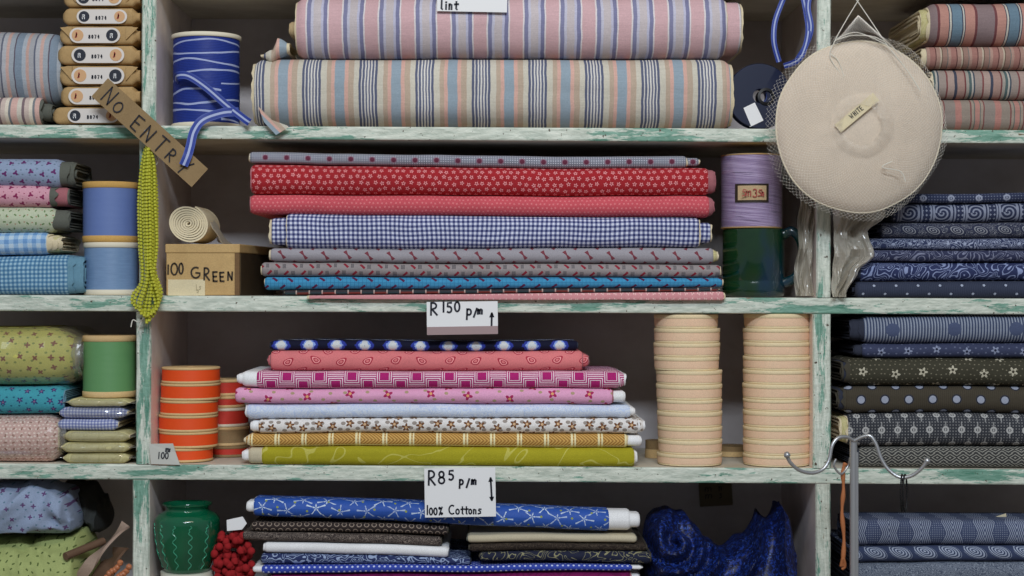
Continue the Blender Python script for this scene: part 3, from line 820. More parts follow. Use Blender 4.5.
# shelving unit
UL, UR = -430, 1470                            # outer pixel limits at the front plane
DEP = .30
su = thing('shelving_unit', 'tall built-in wooden shelving with peeling green and white paint holding all the fabric', 'shelving', (xx(512), .15, 0))
def boards():
    # shelves as gently sloping boards
    rows = {r: (lambda px, r=r: zz(shelf_top(r, px), 0)) for r in range(5)}
    extra = {5: 820, 6: 995, -1: -205, -2: -380}
    def slab(x0, x1, ztf, thk, name='shelf'):
        nx = 24; rings = []
        b = .0025
        prof = [(DEP, 0), (b, 0), (b * .3, -b * .3), (0, -b), (0, -thk + b), (b * .3, -thk + b * .3), (b, -thk), (DEP, -thk)]
        V = []; Fc = []; fm = []
        for i in range(nx + 1):
            x = lerp(x0, x1, i / nx); z = ztf(x)
            for (y, dz) in prof: V.append((x, y + (nz(x * 9, dz * 100) * .0006 if y < .01 else 0), z + dz))
        n = len(prof)
        for i in range(nx):
            for j in range(n):
                a = i * n + j; c = i * n + (j + 1) % n; Fc.append((a, c, c + n, a + n)); fm.append(0 if 1 <= j <= 5 else 1)
        Fc.append(tuple(range(n - 1, -1, -1))); Fc.append(tuple(range(nx * n, nx * n + n))); fm += [1, 1]
        part(name, V, Fc, [PX, PIN], su, smooth=False, fm=fm)
    for r in range(5):
        slab(xx(UL), xx(UR), lambda x, r=r: zz(shelf_top(r, x / S + CX)), THK[r] * S)
    for k, py in extra.items():
        slab(xx(UL), xx(UR), lambda x, py=py: zz(py), 16 * S)
    # uprights between shelves
    levels = [(-2, lambda px: -380), (-1, lambda px: -205)] + [(r, lambda px, r=r: shelf_top(r, px)) for r in range(5)] + [(5, lambda px: 820), (6, lambda px: 995), (7, lambda px: 1155 + 0)]
    LX = {0: (141.5, 156), 1: (139, 155), 2: (136, 151), 3: (132.5, 149.5)}; RX = {0: (817, 831), 1: (816.5, 831), 2: (813, 831), 3: (816, 831)}
    for i in range(len(levels) - 1):
        r, fa = levels[i]; r2, fb = levels[i + 1]
        for side, tab in (('L', LX), ('R', RX), ('E', {}), ('F', {})):
            if side == 'E': a, b = UL, UL + 16
            elif side == 'F': a, b = UR - 16, UR
            else: a, b = tab.get(r, (138, 153) if side == 'L' else (816, 831))
            m = (a + b) / 2
            th = THK.get(r, 16)
            zt = zz(fa(m) + th) - .0004; zb = zz(fb(m)) + .0004 if r2 != 7 else 0.0
            b_ = .002
            x0, x1 = xx(a), xx(b)
            V = []; prof = [(x0, DEP), (x0, b_), (x0 + b_, -.0008), (x1 - b_, -.0008), (x1, b_), (x1, DEP)]
            nzs = 14
            for k in range(nzs + 1):
                z = lerp(zb, zt, k / nzs)
                for (x, y) in prof: V.append((x + (nz(z * 12, x * 9) * .0008 if y < .01 else 0), y, z))
            n = len(prof); Fc = []; fm = []
            for k in range(nzs):
                for j in range(n):
                    p = k * n + j; q = k * n + (j + 1) % n; Fc.append((p, q, q + n, p + n)); fm.append(0 if 1 <= j <= 3 else 1)
            Fc.append(tuple(range(n - 1, -1, -1))); Fc.append(tuple(range(nzs * n, nzs * n + n))); fm += [1, 1]
            part('upright', V, Fc, [PZ, PSIDE], su, smooth=False, fm=fm)
    V, Fc = box_mesh(xx(UL), xx(UR), DEP + .0005, DEP + .02, 0, zz(-400)); part('back_panel', V, Fc, PBACK, su, smooth=False)
boards()

# ---------------------------------------------------------------- ROW 1
G1 = 'striped cloth on the top shelf'
bolt('fabric_bolt', 'folded faded blue and salmon striped cloth, upper one beside the kraft parcels', 'fabric', None, -130, 60, 26, 95, 30, 104, 'stripeC', row=1, rnd=.9, dep=.24, amp=.003, edge='dark', endr=.02)
bolt('fabric_bolt', 'folded pink and cream striped cloth, lower one beside the kraft parcels', 'fabric', None, -130, 40, 95.5, 124, 96, 124, 'stripeD', row=1, dep=.22, base=True, edge='dark', fray=.004, ends=[('R', 9, .6, 'dark', 'folded_end')])
big = bolt('fabric_bolt', 'large fat bolt of cream, blue and salmon striped cotton lying on the shelf', 'fabric', None, 254, 731, 56.5, 127, 57, 130, 'stripeA', yf=-.012, row=1, dep=.25, rnd=.8, base=True, amp=.002, fray=.003, edge='cream', over=.003, endr=.012)
bolt('fabric_bolt', 'large fat bolt of pink and lilac striped cotton lying on another bolt', 'fabric', None, 296, 727, -6, 56, -8, 56, 'stripeB', yf=-.006, row=1, dep=.23, rnd=.95, amp=.0018, edge='cream', endr=.012,
     ends=[('R', 15, .82, 'stripeB', 'folded_end'), ('L', 9, .25, 'kraftcore', 'cardboard_core')])
# folded corners of cloth at the left end of the big bolt
V, Fc, cu, fm = bolt_mesh(xx(263), xx(286), (zz(62), zz(49)), (zz(57), zz(37)), .0, .10, 1., 5.5, 0, .003, .014, 2, .003)
part('folded_corner', V, Fc, [F['stripeA'], EDGE['cream']], big, cu, fm=fm)
q_ = [(258, 106, -.0135), (272, 120, -.0155), (290, 126.5, -.0150), (276, 135, -.0160), (264, 122, -.0160)]
V = [(xx(a, c), c, zz(b, c)) for a, b, c in q_] + [(xx(a, c), c + .0015, zz(b, c)) for a, b, c in q_]
part('loose_flap', V, [(0, 4, 3, 2, 1), (5, 6, 7, 8, 9)] + [(k, (k + 1) % 5, (k + 1) % 5 + 5, k + 5) for k in range(5)], F['stripeA'], big, [(p_[0] / S + p_[2] / S, 0) for p_ in V])

# price card with the word lint
f = frame_at(437, 11, -.012, -.02)
t = thing('price_card', 'white card with the handwritten word lint hanging at the top edge of the picture', 'card', f(35, 0))
card('paper', f, 70, 30, .0008, PAPER, t)
V, Fc = letters([('l', 4, 2, 9.5, 1), ('i', 8.5, 2, 9, 1), ('n', 12, 2, 10, .9), ('t', 18, 2, 9, 1)], f, 1.9); part('lettering', V, Fc, INK, t, smooth=False)

# kraft parcels
def parcel(px0, px1, pt, pb, flip, lab, fold, lx0, lx1, num='8074'):
    yf = .006; x0, x1 = xx(px0, yf), xx(px1, yf); zb = zz(pb, yf); zt = zz(pt, yf)
    zb = max(zb, shz(1, 100) + .0003)
    t = thing('paper_parcel', lab, 'parcel', ((x0 + x1) / 2, .08, zb), 'kraft paper parcels stacked beside the upright')
    rings = []; n = 22; sd = px0 + pt
    for i in range(n + 1):
        s = i / n; e = min(s, 1 - s) * n
        ins = {0: .006, 1: .0015}.get(int(e), 0.)
        P = rrect(.15 - 2 * ins, (zt - zb) - .0006 - 2 * ins, .006, 5, 5)
        rings.append([(lerp(x0, x1, s), yf + .075 + p + nz(s * 5, q * 60, sd) * .0022, (zb + zt) / 2 + q * (1 - .05 * abs(nz(s * 4, p * 30, sd)))) for p, q in P])
    V, Fc = loft(rings); part('kraft_wrap', V, Fc, KRAFT, t)
    f = frame_at(px0, pb, yf - .0022)
    h = pb - pt; w = px1 - px0
    if fold:                                   # the folded paper flap: a shallow trapezoid held by the label
        for (A, B_, Cc) in (((1, h - 2), (13, h * .2 + 1), (13, h - 1)), ((w - 1, h - 2), (w - 13, h * .2 + 1), (w - 13, h - 1))):
            V = [f(*A, 0), f(*B_, .0006), f(*Cc, .0004), f(*A, -.002), f(*B_, -.002), f(*Cc, -.002)]
            part('paper_flap', V, [(0, 1, 2), (5, 4, 3), (0, 3, 4, 1), (1, 4, 5, 2), (2, 5, 3, 0)], KRAFT, t, smooth=False)
    cy = h * .48; r = h * .36; a, b = lx0, lx1
    V = []; m = 12
    for d in (.0005, .0012):
        for k in range(m + 1): th = PI / 2 + PI * k / m; V.append(f(a + r + r * 1.2 * math.cos(th), cy + r * math.sin(th) * 1.12, d))
        for k in range(m + 1): th = -PI / 2 + PI * k / m; V.append(f(b - r + r * 1.2 * math.cos(th), cy + r * math.sin(th) * 1.12, d))
    n2 = 2 * m + 2
    lb = part('sticker', V, [tuple(range(n2 - 1, -1, -1)), tuple(range(n2, 2 * n2))] + [(j, (j + 1) % n2, n2 + (j + 1) % n2, n2 + j) for j in range(n2)], plain_label, t, smooth=False)
    ca, cb = (a + r, b - r) if not flip else (b - r, a + r)
    V, Fc = disc_on(f, ca, cy, r * .85, .0013, .0018); part('black_seal', V, Fc, BKSEAL, lb, smooth=False)
    V, Fc = disc_on(f, cb, cy, r * .85, .0013, .0018); part('orange_seal', V, Fc, ORSEAL, lb, smooth=False)
    V, Fc = letters([('I', cb - 1.5, cy - 1.5, 4, 1), ('/', cb - 2, cy - 1.5, 4, 1)], lambda u, v, d: f(u, v, d + .0019), 1.3); part('seal_print', V, Fc, REDINK, lb, smooth=False)
    V, Fc = letters([('s', ca - 2, cy - 1, 5, 1.2), ('H', ca - 1.5, cy - 2.5, 4, 1)], lambda u, v, d: f(u, v, d + .0019), .7); part('seal_print', V, Fc, PAPER, lb, smooth=False)
    mid = (a + b) / 2 - 3
    V, Fc = letters([(c, mid + i * 3 - 3, cy - 3, 3.2, .8) for i, c in enumerate(num)] , lambda u, v, d: f(u, v, d + .0013), .9); part('printed_number', V, Fc, INK, lb, smooth=False)
plain_label = plain('parcel sticker', CP(180, 174, 168), .6)
pk = [(63, 139, -12, 7, 0, 1, 14, 58), (62, 139, 7.5, 25, 0, 0, 16, 64), (59, 139, 25.5, 44.5, 1, 1, 12, 60), (57, 139, 45, 64.5, 0, 0, 16, 66), (59, 139, 65, 85.5, 1, 1, 14, 64), (60, 139, 86, 106, 1, 0, 10, 62), (52, 130, 106.5, 124.2, 0, 0, 17, 66)]
pl_l = ['kraft paper parcel at the very top of its stack, cut by the picture edge', 'second kraft paper parcel from the top of the stack', 'third kraft paper parcel from the top, with folded flaps and orange seal on the left', 'middle kraft paper parcel of the seven in the stack, black seal left', 'kraft paper parcel third from the bottom, with folded triangular flaps', 'kraft paper parcel second from the bottom, partly behind the NO ENTRY card', 'bottom kraft paper parcel of the stack, shifted left and resting on the shelf']
for (a, b, c, d, fl_, fo, l0, l1), lab in zip(pk, pl_l): parcel(a, b, c, d, fl_, lab, fo, l0, l1)

# spools
def spool(name, label, cat, pxl, pxr, pt, pb, yc_front, wind, flange, fh=4.5, tv=1., row=None, inset=.92, grp=None, tp='ribbon_winding', core=True, zb=None):
    rpx = (pxr - pxl) / 2
    r = rpx * (D + yc_front) / FPX; yc = yc_front + r; r = rpx * (D + yc) / FPX; yc = yc_front + r
    cx = xx((pxl + pxr) / 2, yc)
    z0 = zz(pb, yc_front) if zb is None else zb; z1 = zz(pt, yc_front)
    if row is not None: z0 = shz(row, (pxl + pxr) / 2) + .0004
    t = thing(name, label, cat, (cx, yc, z0), grp)
    fh *= S; rw = r * inset
    def fl(z):
        return lathe([(.008, z), (r - .001, z), (r, z + .0008), (r, z + fh - .0008), (r - .001, z + fh), (.008, z + fh), (.008, z)], (cx, yc, 0), 64)
    V, Fc, U = lathe([(.008, z0 + fh), (rw, z0 + fh)] + [(rw + .00005 * math.sin(k * 2.1), lerp(z0 + fh, z1 - fh, k / 24)) for k in range(1, 24)] + [(rw, z1 - fh), (.008, z1 - fh)], (cx, yc, 0), 72, wob=.004)
    part(tp, V, Fc, wind, t, U)
    for z in (z0, z1 - fh):
        V, Fc, U = fl(z); part('flange', V[:], [q for q in Fc if len(q) == 4], flange, t)
    return t, cx, yc, r, z0, z1
sp, cx, yc, r, z0, z1 = spool('ribbon_spool', 'cream-flanged spool wound with blue and white striped cord on the upper shelf', 'spool', 172, 241, 31, 125, .01, BLUESP, FLGW, 4.5, row=1, inset=.955, tp='cord_winding')
y = .008
V, Fc, U = strip([(xx(173, y), .03, zz(79, y)), (xx(178, y), .004, zz(76, y)), (xx(190, y), -.002, zz(77, y)), (xx(207, y), -.003, zz(88, y)), (xx(228, y), -.006, zz(106, y)), (xx(246, y), -.012, zz(120, y)), (xx(252, y), -.018, zz(124, y))], 7.5 * S, .0012); part('ribbon_tail', V, Fc, RIBST, sp, U)
V, Fc, U = strip([(xx(240, y), -.006, zz(113, y)), (xx(225, y), -.01, zz(114, y)), (xx(206, y), -.014, zz(121, y)), (xx(198, y), -.024, zz(133, y)), (xx(192, -.02), -.034, zz(147, -.02)), (xx(189, -.03), -.041, zz(156, -.03)), (xx(185, -.03), -.042, zz(166, -.03))], 9 * S, .0012); part('ribbon_tail', V, Fc, RIBST, sp, U)
# a loose bow coil of tape standing behind, lower right of the spool: pale blue board
# black reel
yr = .0
cx, cz = xx(761, yr), zz(96, yr); r = 33 * S; cz = max(cz, shz(1, 761) + r + .0005)
t = thing('ribbon_reel', 'flat round navy black reel with a small white sticker leaning beside the upright', 'reel', (cx, .02, cz - r))
def ylathe(prof, c, n=64, tilt=(0, 0)): return lathe(prof, c, n, 'y', tilt=tilt)
tl = (.12, .05)
for yo in (0.0, -.022):
    V, Fc, U = ylathe([(.011, yo - .001), (r - .001, yo - .001), (r, yo), (r - .001, yo + .0015), (.011, yo + .0015), (.011, yo - .001)], (cx, .010, cz), 64, tl); part('flange', V, [q for q in Fc if len(q) == 4], NAVYP, t)
V, Fc, U = ylathe([(.0105, -.020), (r * .8, -.020), (r * .8, -.002), (.0105, -.002), (.0105, -.020)], (cx, .010, cz), 48, tl); part('ribbon_winding', V, [q for q in Fc if len(q) == 4], RIBST, t, None)
V, Fc, U = ylathe([(.008, -.024), (.0125, -.024), (.013, .0025), (.009, .0035), (.008, -.024)], (cx + .009, .010, cz - .001), 32, tl); part('hub', V, [q for q in Fc if len(q) == 4], BLACKR, t)
f = frame_at(750, 127, .0045, .45); card('sticker', f, 15, 20, .0008, PAPER, t)
for P in ([(779, 62, .02), (774, 42, .014), (775, 22, .016), (782, 2, .02), (786, -7, .015)], [(796, 62, .012), (806, 45, .006), (811, 28, .004), (808, 8, .008), (810, -7, .01)], [(784, 66, .02), (800, 58, .0), (808, 34, .003), (806, 12, .012), (802, -7, .015)]):
    V, Fc, U = strip([(xx(a, c), c, zz(b, c)) for a, b, c in P], 5.5 * S, .0008); part('ribbon_tail', V, Fc, RIBST, t, U)

# right cell, top: four striped bolts
g = 'striped cloth stacked at the top right'
bolt('fabric_bolt', 'topmost thick blue and salmon striped cloth at the top right', 'fabric', g, 930, 1160, 2, 44, 1, 46, 'stripeE', yf=.0, row=1, dep=.23, rnd=.9, edge='cream', fray=.008, L=5, endr=.01, ends=[('L', 8, .75, 'cream', 'folded_end')])
bolt('fabric_bolt', 'thin terracotta striped cloth, second from the top at the top right', 'fabric', g, 926, 1160, 46, 68, 45, 70, 'stripeF', row=1, dep=.22, rnd=.95, edge='cream', fray=.006, L=3)
bolt('fabric_bolt', 'cream, pink and green striped cloth, third down at the top right', 'fabric', g, 933, 1160, 69, 98.5, 70, 99, 'stripeG', yf=.003, row=1, dep=.22, rnd=.9, edge='cream', fray=.006, L=4)
bolt('fabric_bolt', 'muted salmon striped cloth at the bottom of the top right stack', 'fabric', g, 934, 1160, 99, 129, 99.5, 130, 'stripeH', yf=.002, row=1, dep=.22, rnd=.7, base=True, edge='cream', fray=.004)

# ---------------------------------------------------------------- ROW 2
g = 'folded cottons at the left of the second shelf'
bolt('folded_fabric', 'pale blue cotton with purple flowers on top of the left stack', 'fabric', g, -130, 60, 159, 183, 158, 189, 'blueflor', row=2, L=6, dep=.13, amp=.003, edge='dark', fray=.008, endr=.008, ends=[('R', 12, .8, 'dark', 'folded_end')])
bolt('folded_fabric', 'pink cotton with purple flowers, second in the left stack', 'fabric', g, -130, 50, 183, 205, 185.5, 208, 'pinkflor', row=2, L=6, dep=.13, amp=.002, edge='dark', fray=.008, ends=[('R', 17, .85, 'rose', 'folded_end')])
bolt('folded_fabric', 'cream cotton sprigged in green with a frayed end', 'fabric', g, -130, 55, 205, 232, 208, 233, 'greenflor', row=2, L=6, dep=.13, amp=.003, edge='dark', fray=.012, endr=.008, ends=[('R', 12, .85, 'dark', 'folded_end')])
bolt('folded_fabric', 'pale sky blue gingham cotton with a frayed cream end', 'fabric', g, -130, 47, 232, 256, 233, 255, 'skygingh', row=2, L=6, dep=.13, amp=.003, edge='cream', fray=.012, ends=[('R', 12, .8, 'cream', 'folded_end')])
bolt('folded_fabric', 'blue checked cotton at the bottom of the left stack', 'fabric', g, -130, 68, 258, 294, 255, 294, 'bluegingh', row=2, dep=.2, amp=.002, rnd=.6, edge='aqua', fray=.006, base=True, ends=[('R', 14, .9, 'aqua', 'folded_end')])
s1 = spool('ribbon_spool', 'large spool of shiny steel blue satin ribbon standing on the second shelf', 'spool', 84, 138.5, 242, 295, .012, SAT_S, FLGW, 5.5, row=2, inset=.965)
spool('ribbon_spool', 'large spool of matte blue ribbon with kraft ends standing on another spool', 'spool', 83, 138, 181, 241.5, .012, SAT_B, FLGK, 6.5, inset=.975, zb=s1[5] + .0003)

# NO ENTRY card
A = math.radians(-42.2)
f = frame_at(91.8, 96.5, -.034, A)
t = thing('sign_card', 'narrow brown card lettered NO ENTRY hanging slantwise across the shelf edge', 'sign', f(70, 0))
card('card', f, 135, 24.5, .0015, CARD, t, nu=12, curl=.002)
V, Fc = letters([('N', 9, 4, 17, .85), ('O', 23, 4, 13, .95), ('E', 48, 4, 14, 1.1), ('N', 63, 3, 15, .95), ('T', 79, 3, 16, .95), ('R', 95, 4, 12, 1.0), ('Y', 112, 3, 16, .95)], lambda u, v, d: f(u, v, d + .0022), 1.25); part('lettering', V, Fc, INK, t, smooth=False)
V, Fc = tube([(xx(150, 0), -.0005, zz(131, 0)), (xx(150, 0), -.036, zz(133, 0))], .0014, 8, 1); part('pin', V, Fc, CHROME, t)

# hank of yellow beads
t = thing('bead_hank', 'hank of yellow-green seed bead strands hanging from the NO ENTRY card', 'beads', (xx(148, -.02), -.02, zz(146, -.02)))
def sphere_into(V, Fc, c, r):
    b = len(V); V.append((c[0], c[1], c[2] + r)); 
    for la in (.33, .66):
        for j in range(6):
            a = 2 * PI * j / 6; s_ = math.sin(PI * la); V.append((c[0] + r * s_ * math.cos(a), c[1] + r * s_ * math.sin(a), c[2] + r * math.cos(PI * la)))
    V.append((c[0], c[1], c[2] - r))
    for j in range(6):
        k = (j + 1) % 6
        Fc.append((b, b + 1 + j, b + 1 + k)); Fc.append((b + 1 + j, b + 7 + j, b + 7 + k, b + 1 + k)); Fc.append((b + 13, b + 7 + k, b + 7 + j))
rb = random.Random(3)
for k in range(7):
    yo = -.016 - .0062 * (k % 4)
    a = -8 + 2.6 * k + rb.uniform(-.6, .6); b = 8.5 - 2.4 * k + rb.uniform(-.8, .8); bot = 305 + 2.6 * k + rb.uniform(-1, 1)
    P = [(148 + a * .25, 146, yo), (148 + a * .75, 165, yo), (147 + a, 200, yo), (148 + a * 1.05 + rb.uniform(-1, 1), 245, yo), (147 + a * .7 + rb.uniform(-1, 1), 280, yo - .002),
         (141 + a * 1.0, bot - 10, yo - .003), (142 + a * .9, bot, yo - .003), (150 - a * .5, bot + 1, yo), (158 + b * .4, bot - 12, yo + .002), (150 + b * .6, 270, yo), (149 + b * .9, 235, yo + .002), (148 + b, 195, yo + .002), (148 + b * .7, 163, yo + .002), (148 + b * .2, 146, yo)]
    Q = smooth_path([(xx(p, q), q3, zz(q, q3)) if False else (xx(p, q3), q3, zz(q, q3)) for p, q, q3 in P], 14)
    V = []; Fc = []; d = 0; last = Q[0]; tot = []
    step = .0052
    for i in range(1, len(Q)):
        seg = (Q[i] - Q[i - 1]).length
        while d + seg >= step:
            tt = (step - d) / seg; pnt = Q[i - 1].lerp(Q[i], tt); sphere_into(V, Fc, pnt, .0029)
            Q[i - 1] = pnt; seg = (Q[i] - pnt).length; d = 0
            if seg < 1e-6: break
        d += seg
    part('bead_strand', V, Fc, BEAD, t)
for P in ([(148, 146, -.02), (146, 138, -.03), (149, 131, -.036)], [(146, 316, -.02), (139, 322, -.018), (133, 320, -.016), (131, 327, -.015)], [(147, 146, -.018), (154, 152, -.016), (158, 160, -.014), (156, 165, -.012)], [(143, 318, -.02), (140, 325, -.018), (138, 331, -.016)]):
    V, Fc = tube([(xx(a, c), c, zz(b, c)) for a, b, c in P], .0009, 6); part('thread', V, Fc, THR, t)

# 100 GREEN box
yb = .02
bx0, bx1 = xx(166, yb), xx(239, yb); bz0 = shz(2, 200) + .0004; bz1 = zz(244, yb)
t = thing('cardboard_box', 'small tan lidded cardboard box handwritten 100 GREEN on the second shelf', 'box', ((bx0 + bx1) / 2, .1, bz0))
def skewbox(x0, x1, y0, y1, z0, z1, sk, b):
    V, Fc = box_mesh(x0, x1, y0, y1, z0, z1, b); return [(x + sk * (y - y0), y, z) for x, y, z in V], Fc
V, Fc = skewbox(bx0, bx1, yb + .001, .23, bz0, bz1 - .003, .12, .0015); part('body', V, Fc, BOXC, t, smooth=False)
V, Fc = skewbox(bx0 - .0012, bx1 + .0012, yb - .0008, .232, bz1 - .0135, bz1, .12, .0015); part('lid', V, Fc, BOXC, t, smooth=False)
sx = .12
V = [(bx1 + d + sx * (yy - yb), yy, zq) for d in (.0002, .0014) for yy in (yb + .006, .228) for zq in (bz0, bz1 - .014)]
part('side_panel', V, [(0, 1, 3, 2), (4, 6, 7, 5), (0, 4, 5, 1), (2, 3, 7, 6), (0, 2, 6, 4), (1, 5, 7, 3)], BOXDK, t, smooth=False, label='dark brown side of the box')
V, Fc = box_mesh(bx1 - .0065, bx1 + .0008, yb - .0004, yb + .004, bz0, bz1 - .0136); part('corner_tape', V, Fc, BOXD, t, smooth=False)
f = frame_at(166, 296, yb + .0003)
V, Fc = letters([('1', 1.2, 22, 9, 1), ('0', 5, 21, 12, 1.1), ('0', 13, 22, 11, .75), ('G', 25, 18, 11, 1.15), ('R', 38, 16, 12, .8), ('E', 47, 15, 9, .9), ('E', 54, 15, 8.5, .9), ('N', 62, 16, 8, .9)], f, 1.6); part('lettering', V, Fc, INKB, t, smooth=False)
f2 = frame_at(168, 295.5, yb - .0002); card('paper_label', f2, 37, 16, .0006, TAGM, t)
V, Fc = letters([('l', 28, 5 + 0, 6, 1), ('s', 31, 6, 6, 1), ('3', 29, 3, 3, 1)], lambda u, v, d: f2(u, v, d + .0001), .5); part('printed_text', V, Fc, plain('faint print', C(150, 140, 110), .8), t, smooth=False)

# cream tape roll on the box
def spiral_roll(name, label, cat, px, py, rpx, yf, ylen, mat, turns=6):
    cx, cz = xx(px, yf), zz(py, yf); r = rpx * S
    cz = max(cz, bz1 + r * .985 + .0006)
    t = thing(name, label, cat, (cx, yf + ylen / 2, cz - r))
    n = 40 * turns; outer = []; inner = []
    for i in range(n + 1):
        a = 2 * PI * i / 40 + 1.2; rr = lerp(.003, r, i / n); th = (r / turns) * .72
        wob = 1 + .05 * math.sin(a * 2 + i * .01)
        outer.append((rr * wob * math.cos(a), rr * wob * math.sin(a) * .96)); inner.append(((rr - th) * wob * math.cos(a) if rr > th else 0, (rr - th) * wob * math.sin(a) * .96 if rr > th else 0))
    V = []; Fc = []
    for i in range(n + 1):
        jz = nz(i * .07, 3) * .0025
        for (p, yy) in ((outer[i], yf + jz), (inner[i], yf + jz + .0006), (inner[i], yf + ylen), (outer[i], yf + ylen)):
            V.append((cx + p[0] + (yy - yf) * .02, yy, cz + p[1]))
    for i in range(n):
        for j in range(4):
            a = i * 4 + j; b = i * 4 + (j + 1) % 4; Fc.append((a, b, b + 4, a + 4))
    Fc.append((3, 2, 1, 0)); k = n * 4; Fc.append((k, k + 1, k + 2, k + 3))
    part('roll', V, Fc, mat, t)
    return t, cx, cz, r
CRT = plain('cream cotton tape', C(204, 190, 158), .9, True, .3)
t, cx, cz, r = spiral_roll('tape_roll', 'coiled roll of cream cotton wadding lying on the small tan box', 'roll', 188, 227, 20.5, .022, .10, CRT, 8)
V, Fc, U = strip([(cx + .028, .05, cz + .005), (cx + .036, .06, cz - .006), (cx + .044, .075, bz1 + .010), (cx + .05, .10, bz1 + .002), (cx + .055, .13, bz1 + .0015)], .05, .0015, wdir=lambda s: (0, 1, .05)); part('loose_end', V, Fc, m_plastic('sheer gauze', .5, (.8, .75, .62, 1), .5), t, U)

g = 'cotton bolts in the middle of the second shelf'
R2 = [
 ('fabric_bolt', 'thin grey bolt with burgundy dots on top of the red bolts', 250, 686, 152, 164, 157, 169, 'greydot', dict(yf=.01, dep=.12, ends=[('R', 13, .7, 'greydot', 'folded_end')])),
 ('fabric_bolt', 'bright red bolt with tiny white flowers', 252, 708, 164.5, 195, 168.5, 195.5, 'redflor', dict(rnd=.8, ends=[('R', 7, .88, 'rose', 'folded_end')], edge='rose', amp=.002)),
 ('fabric_bolt', 'coral pink bolt under the bright red bolt', 251, 709, 195.3, 214.5, 196, 217.2, 'coral', dict(ends=[('R', 4, .85, 'rose', 'folded_end')], edge='rose', amp=.0015)),
 ('fabric_bolt', 'navy and white gingham bolt under the coral bolt', 287, 699, 214, 249, 218, 247, 'navygingh', dict(rnd=.6, yf=.0, amp=.0022, ends=[('L', 16, .78, 'navygingh', 'folded_end'), ('R', 12, .75, 'navygingh', 'folded_end')], edge='cream')),
 ('fabric_bolt', 'light grey bolt printed with burgundy trumpet shapes', 271, 713, 248.5, 262, 247.5, 264, 'trumpet', dict(ends=[('R', 4, .7, 'cream', 'folded_end')])),
 ('fabric_bolt', 'brownish grey bolt with small dark red dashes', 262, 720, 262.5, 276.5, 264.5, 277, 'greydash', dict(yf=.002)),
 ('fabric_bolt', 'turquoise blue bolt with dark red dashes', 265, 722, 277, 290, 277.5, 287, 'turq', dict(yf=.003)),
 ('fabric_bolt', 'thin dark plaid cloth between the turquoise and pink bolts', 285, 718, 290.3, 295, 287.3, 291, 'plaid', dict(yf=.008)),
 ('fabric_bolt', 'dusty pink check cloth at the bottom of the red and blue stack', 309, 724, 295.3, 299, 291.5, 299, 'pinkcheck', dict(yf=-.011, over=.0055, rnd=.7, base=True)),
]
for nm, lb, a, b, c, d, e, h, mt, kw in R2:
    kw.setdefault('amp', .0017); bolt(nm, lb, 'fabric', g, a, b, c, d, e, h, mt, row=2, **kw)

# green mug and lilac thread cone on it
yfm = .012; rp = 31.5; r = rp * S; yc = yfm + r; cx = xx(753.5, yc); zb = shz(2, 753) + .0004; zt = zz(228, yfm)
t = thing('glazed_mug', 'large dark green and blue glazed mug with a handle on the second shelf', 'mug', (cx, yc, zb))
H = zt - zb
V, Fc, U = lathe([(r * .9, zb), (r * .985, zb + .003), (r, zb + .012), (r * 1.0, zb + H * .22), (r * .985, zb + H * .235), (r * 1.0, zb + H * .25), (r * .995, zt - .004), (r * .99, zt - .001), (r * .95, zt), (r * .92, zt - .003), (r * .91, zb + .008), (0, zb + .007)], (cx, yc, 0), 72); part('body', V, Fc, MUGM, t)
P = [(cx + r * .93, yc - .012, zt - .010), (cx + r * 1.2, yc - .016, zt - .004), (cx + r * 1.48, yc - .018, zt - .020), (cx + r * 1.52, yc - .018, zt - .052), (cx + r * 1.3, yc - .016, zt - .074), (cx + r * .93, yc - .012, zt - .083)]
V, Fc = tube(P, .0075, 14, 10); part('handle', V, Fc, MUGM, t)
lsp = spool('thread_spool', 'spool of lilac thread in cellophane standing on the green mug', 'spool', 721, 782, 153, 228, .012, THREAD, FLGK, 1.5, inset=.985, tp='thread_winding', zb=zt + .0004)
t = lsp[0]; cx, yc, r, z0, z1 = lsp[1:]
V, Fc, U = lathe([(r * 1.012, z0 + .0005), (r * 1.014, (z0 + z1) / 2), (r * 1.012, z1 + .0005)], (cx, yc, 0), 72, wob=.006); part('cellophane', V, [q for q in Fc if len(q) == 4], PLAST, t)
def curved_label(name, pxa, pxb, pta, ptb, mat, parent, cx, yc, R, off):
    V = []; n = 12
    for i in range(n + 1):
        px = lerp(pxa, pxb, i / n); x = xx(px, yc - R); s_ = max(-.999, min(.999, (x - cx) / R)); y = yc - R * math.sqrt(1 - s_ * s_)
        for o in (off, off + .0004):
            for py in (pta, ptb): V.append((x, y - o, zz(py, yc - R)))
    Fc = []
    for i in range(n):
        b = i * 4
        Fc += [(b + 2, b + 3, b + 7, b + 6), (b, b + 4, b + 5, b + 1), (b, b + 2, b + 6, b + 4), (b + 1, b + 5, b + 7, b + 3)]
    Fc += [(0, 1, 3, 2), (n * 4, n * 4 + 2, n * 4 + 3, n * 4 + 1)]
    return part(name, V, Fc, mat, parent)
lbm = curved_label('paper_label', 736, 769, 183.5, 202, INKB, t, cx, yc, r * 1.016, .0006)
l2 = curved_label('label_panel', 738.5, 766.5, 185.5, 200, m_kraft('aged label', C(190, 168, 130), C(160, 130, 96), 0), lbm, cx, yc, r * 1.016, .0011)
f = frame_at(740, 200, .0085); V, Fc = letters([('s', 2, 4, 12, 1), ('m', 6, 4, 10, 1), ('3', 13, 3, 8, 1), ('s', 18, 4, 12, 1), ('n', 22, 4, 8, .7)], f, 1.1); part('printed_text', V, Fc, REDINK, lbm, smooth=False)

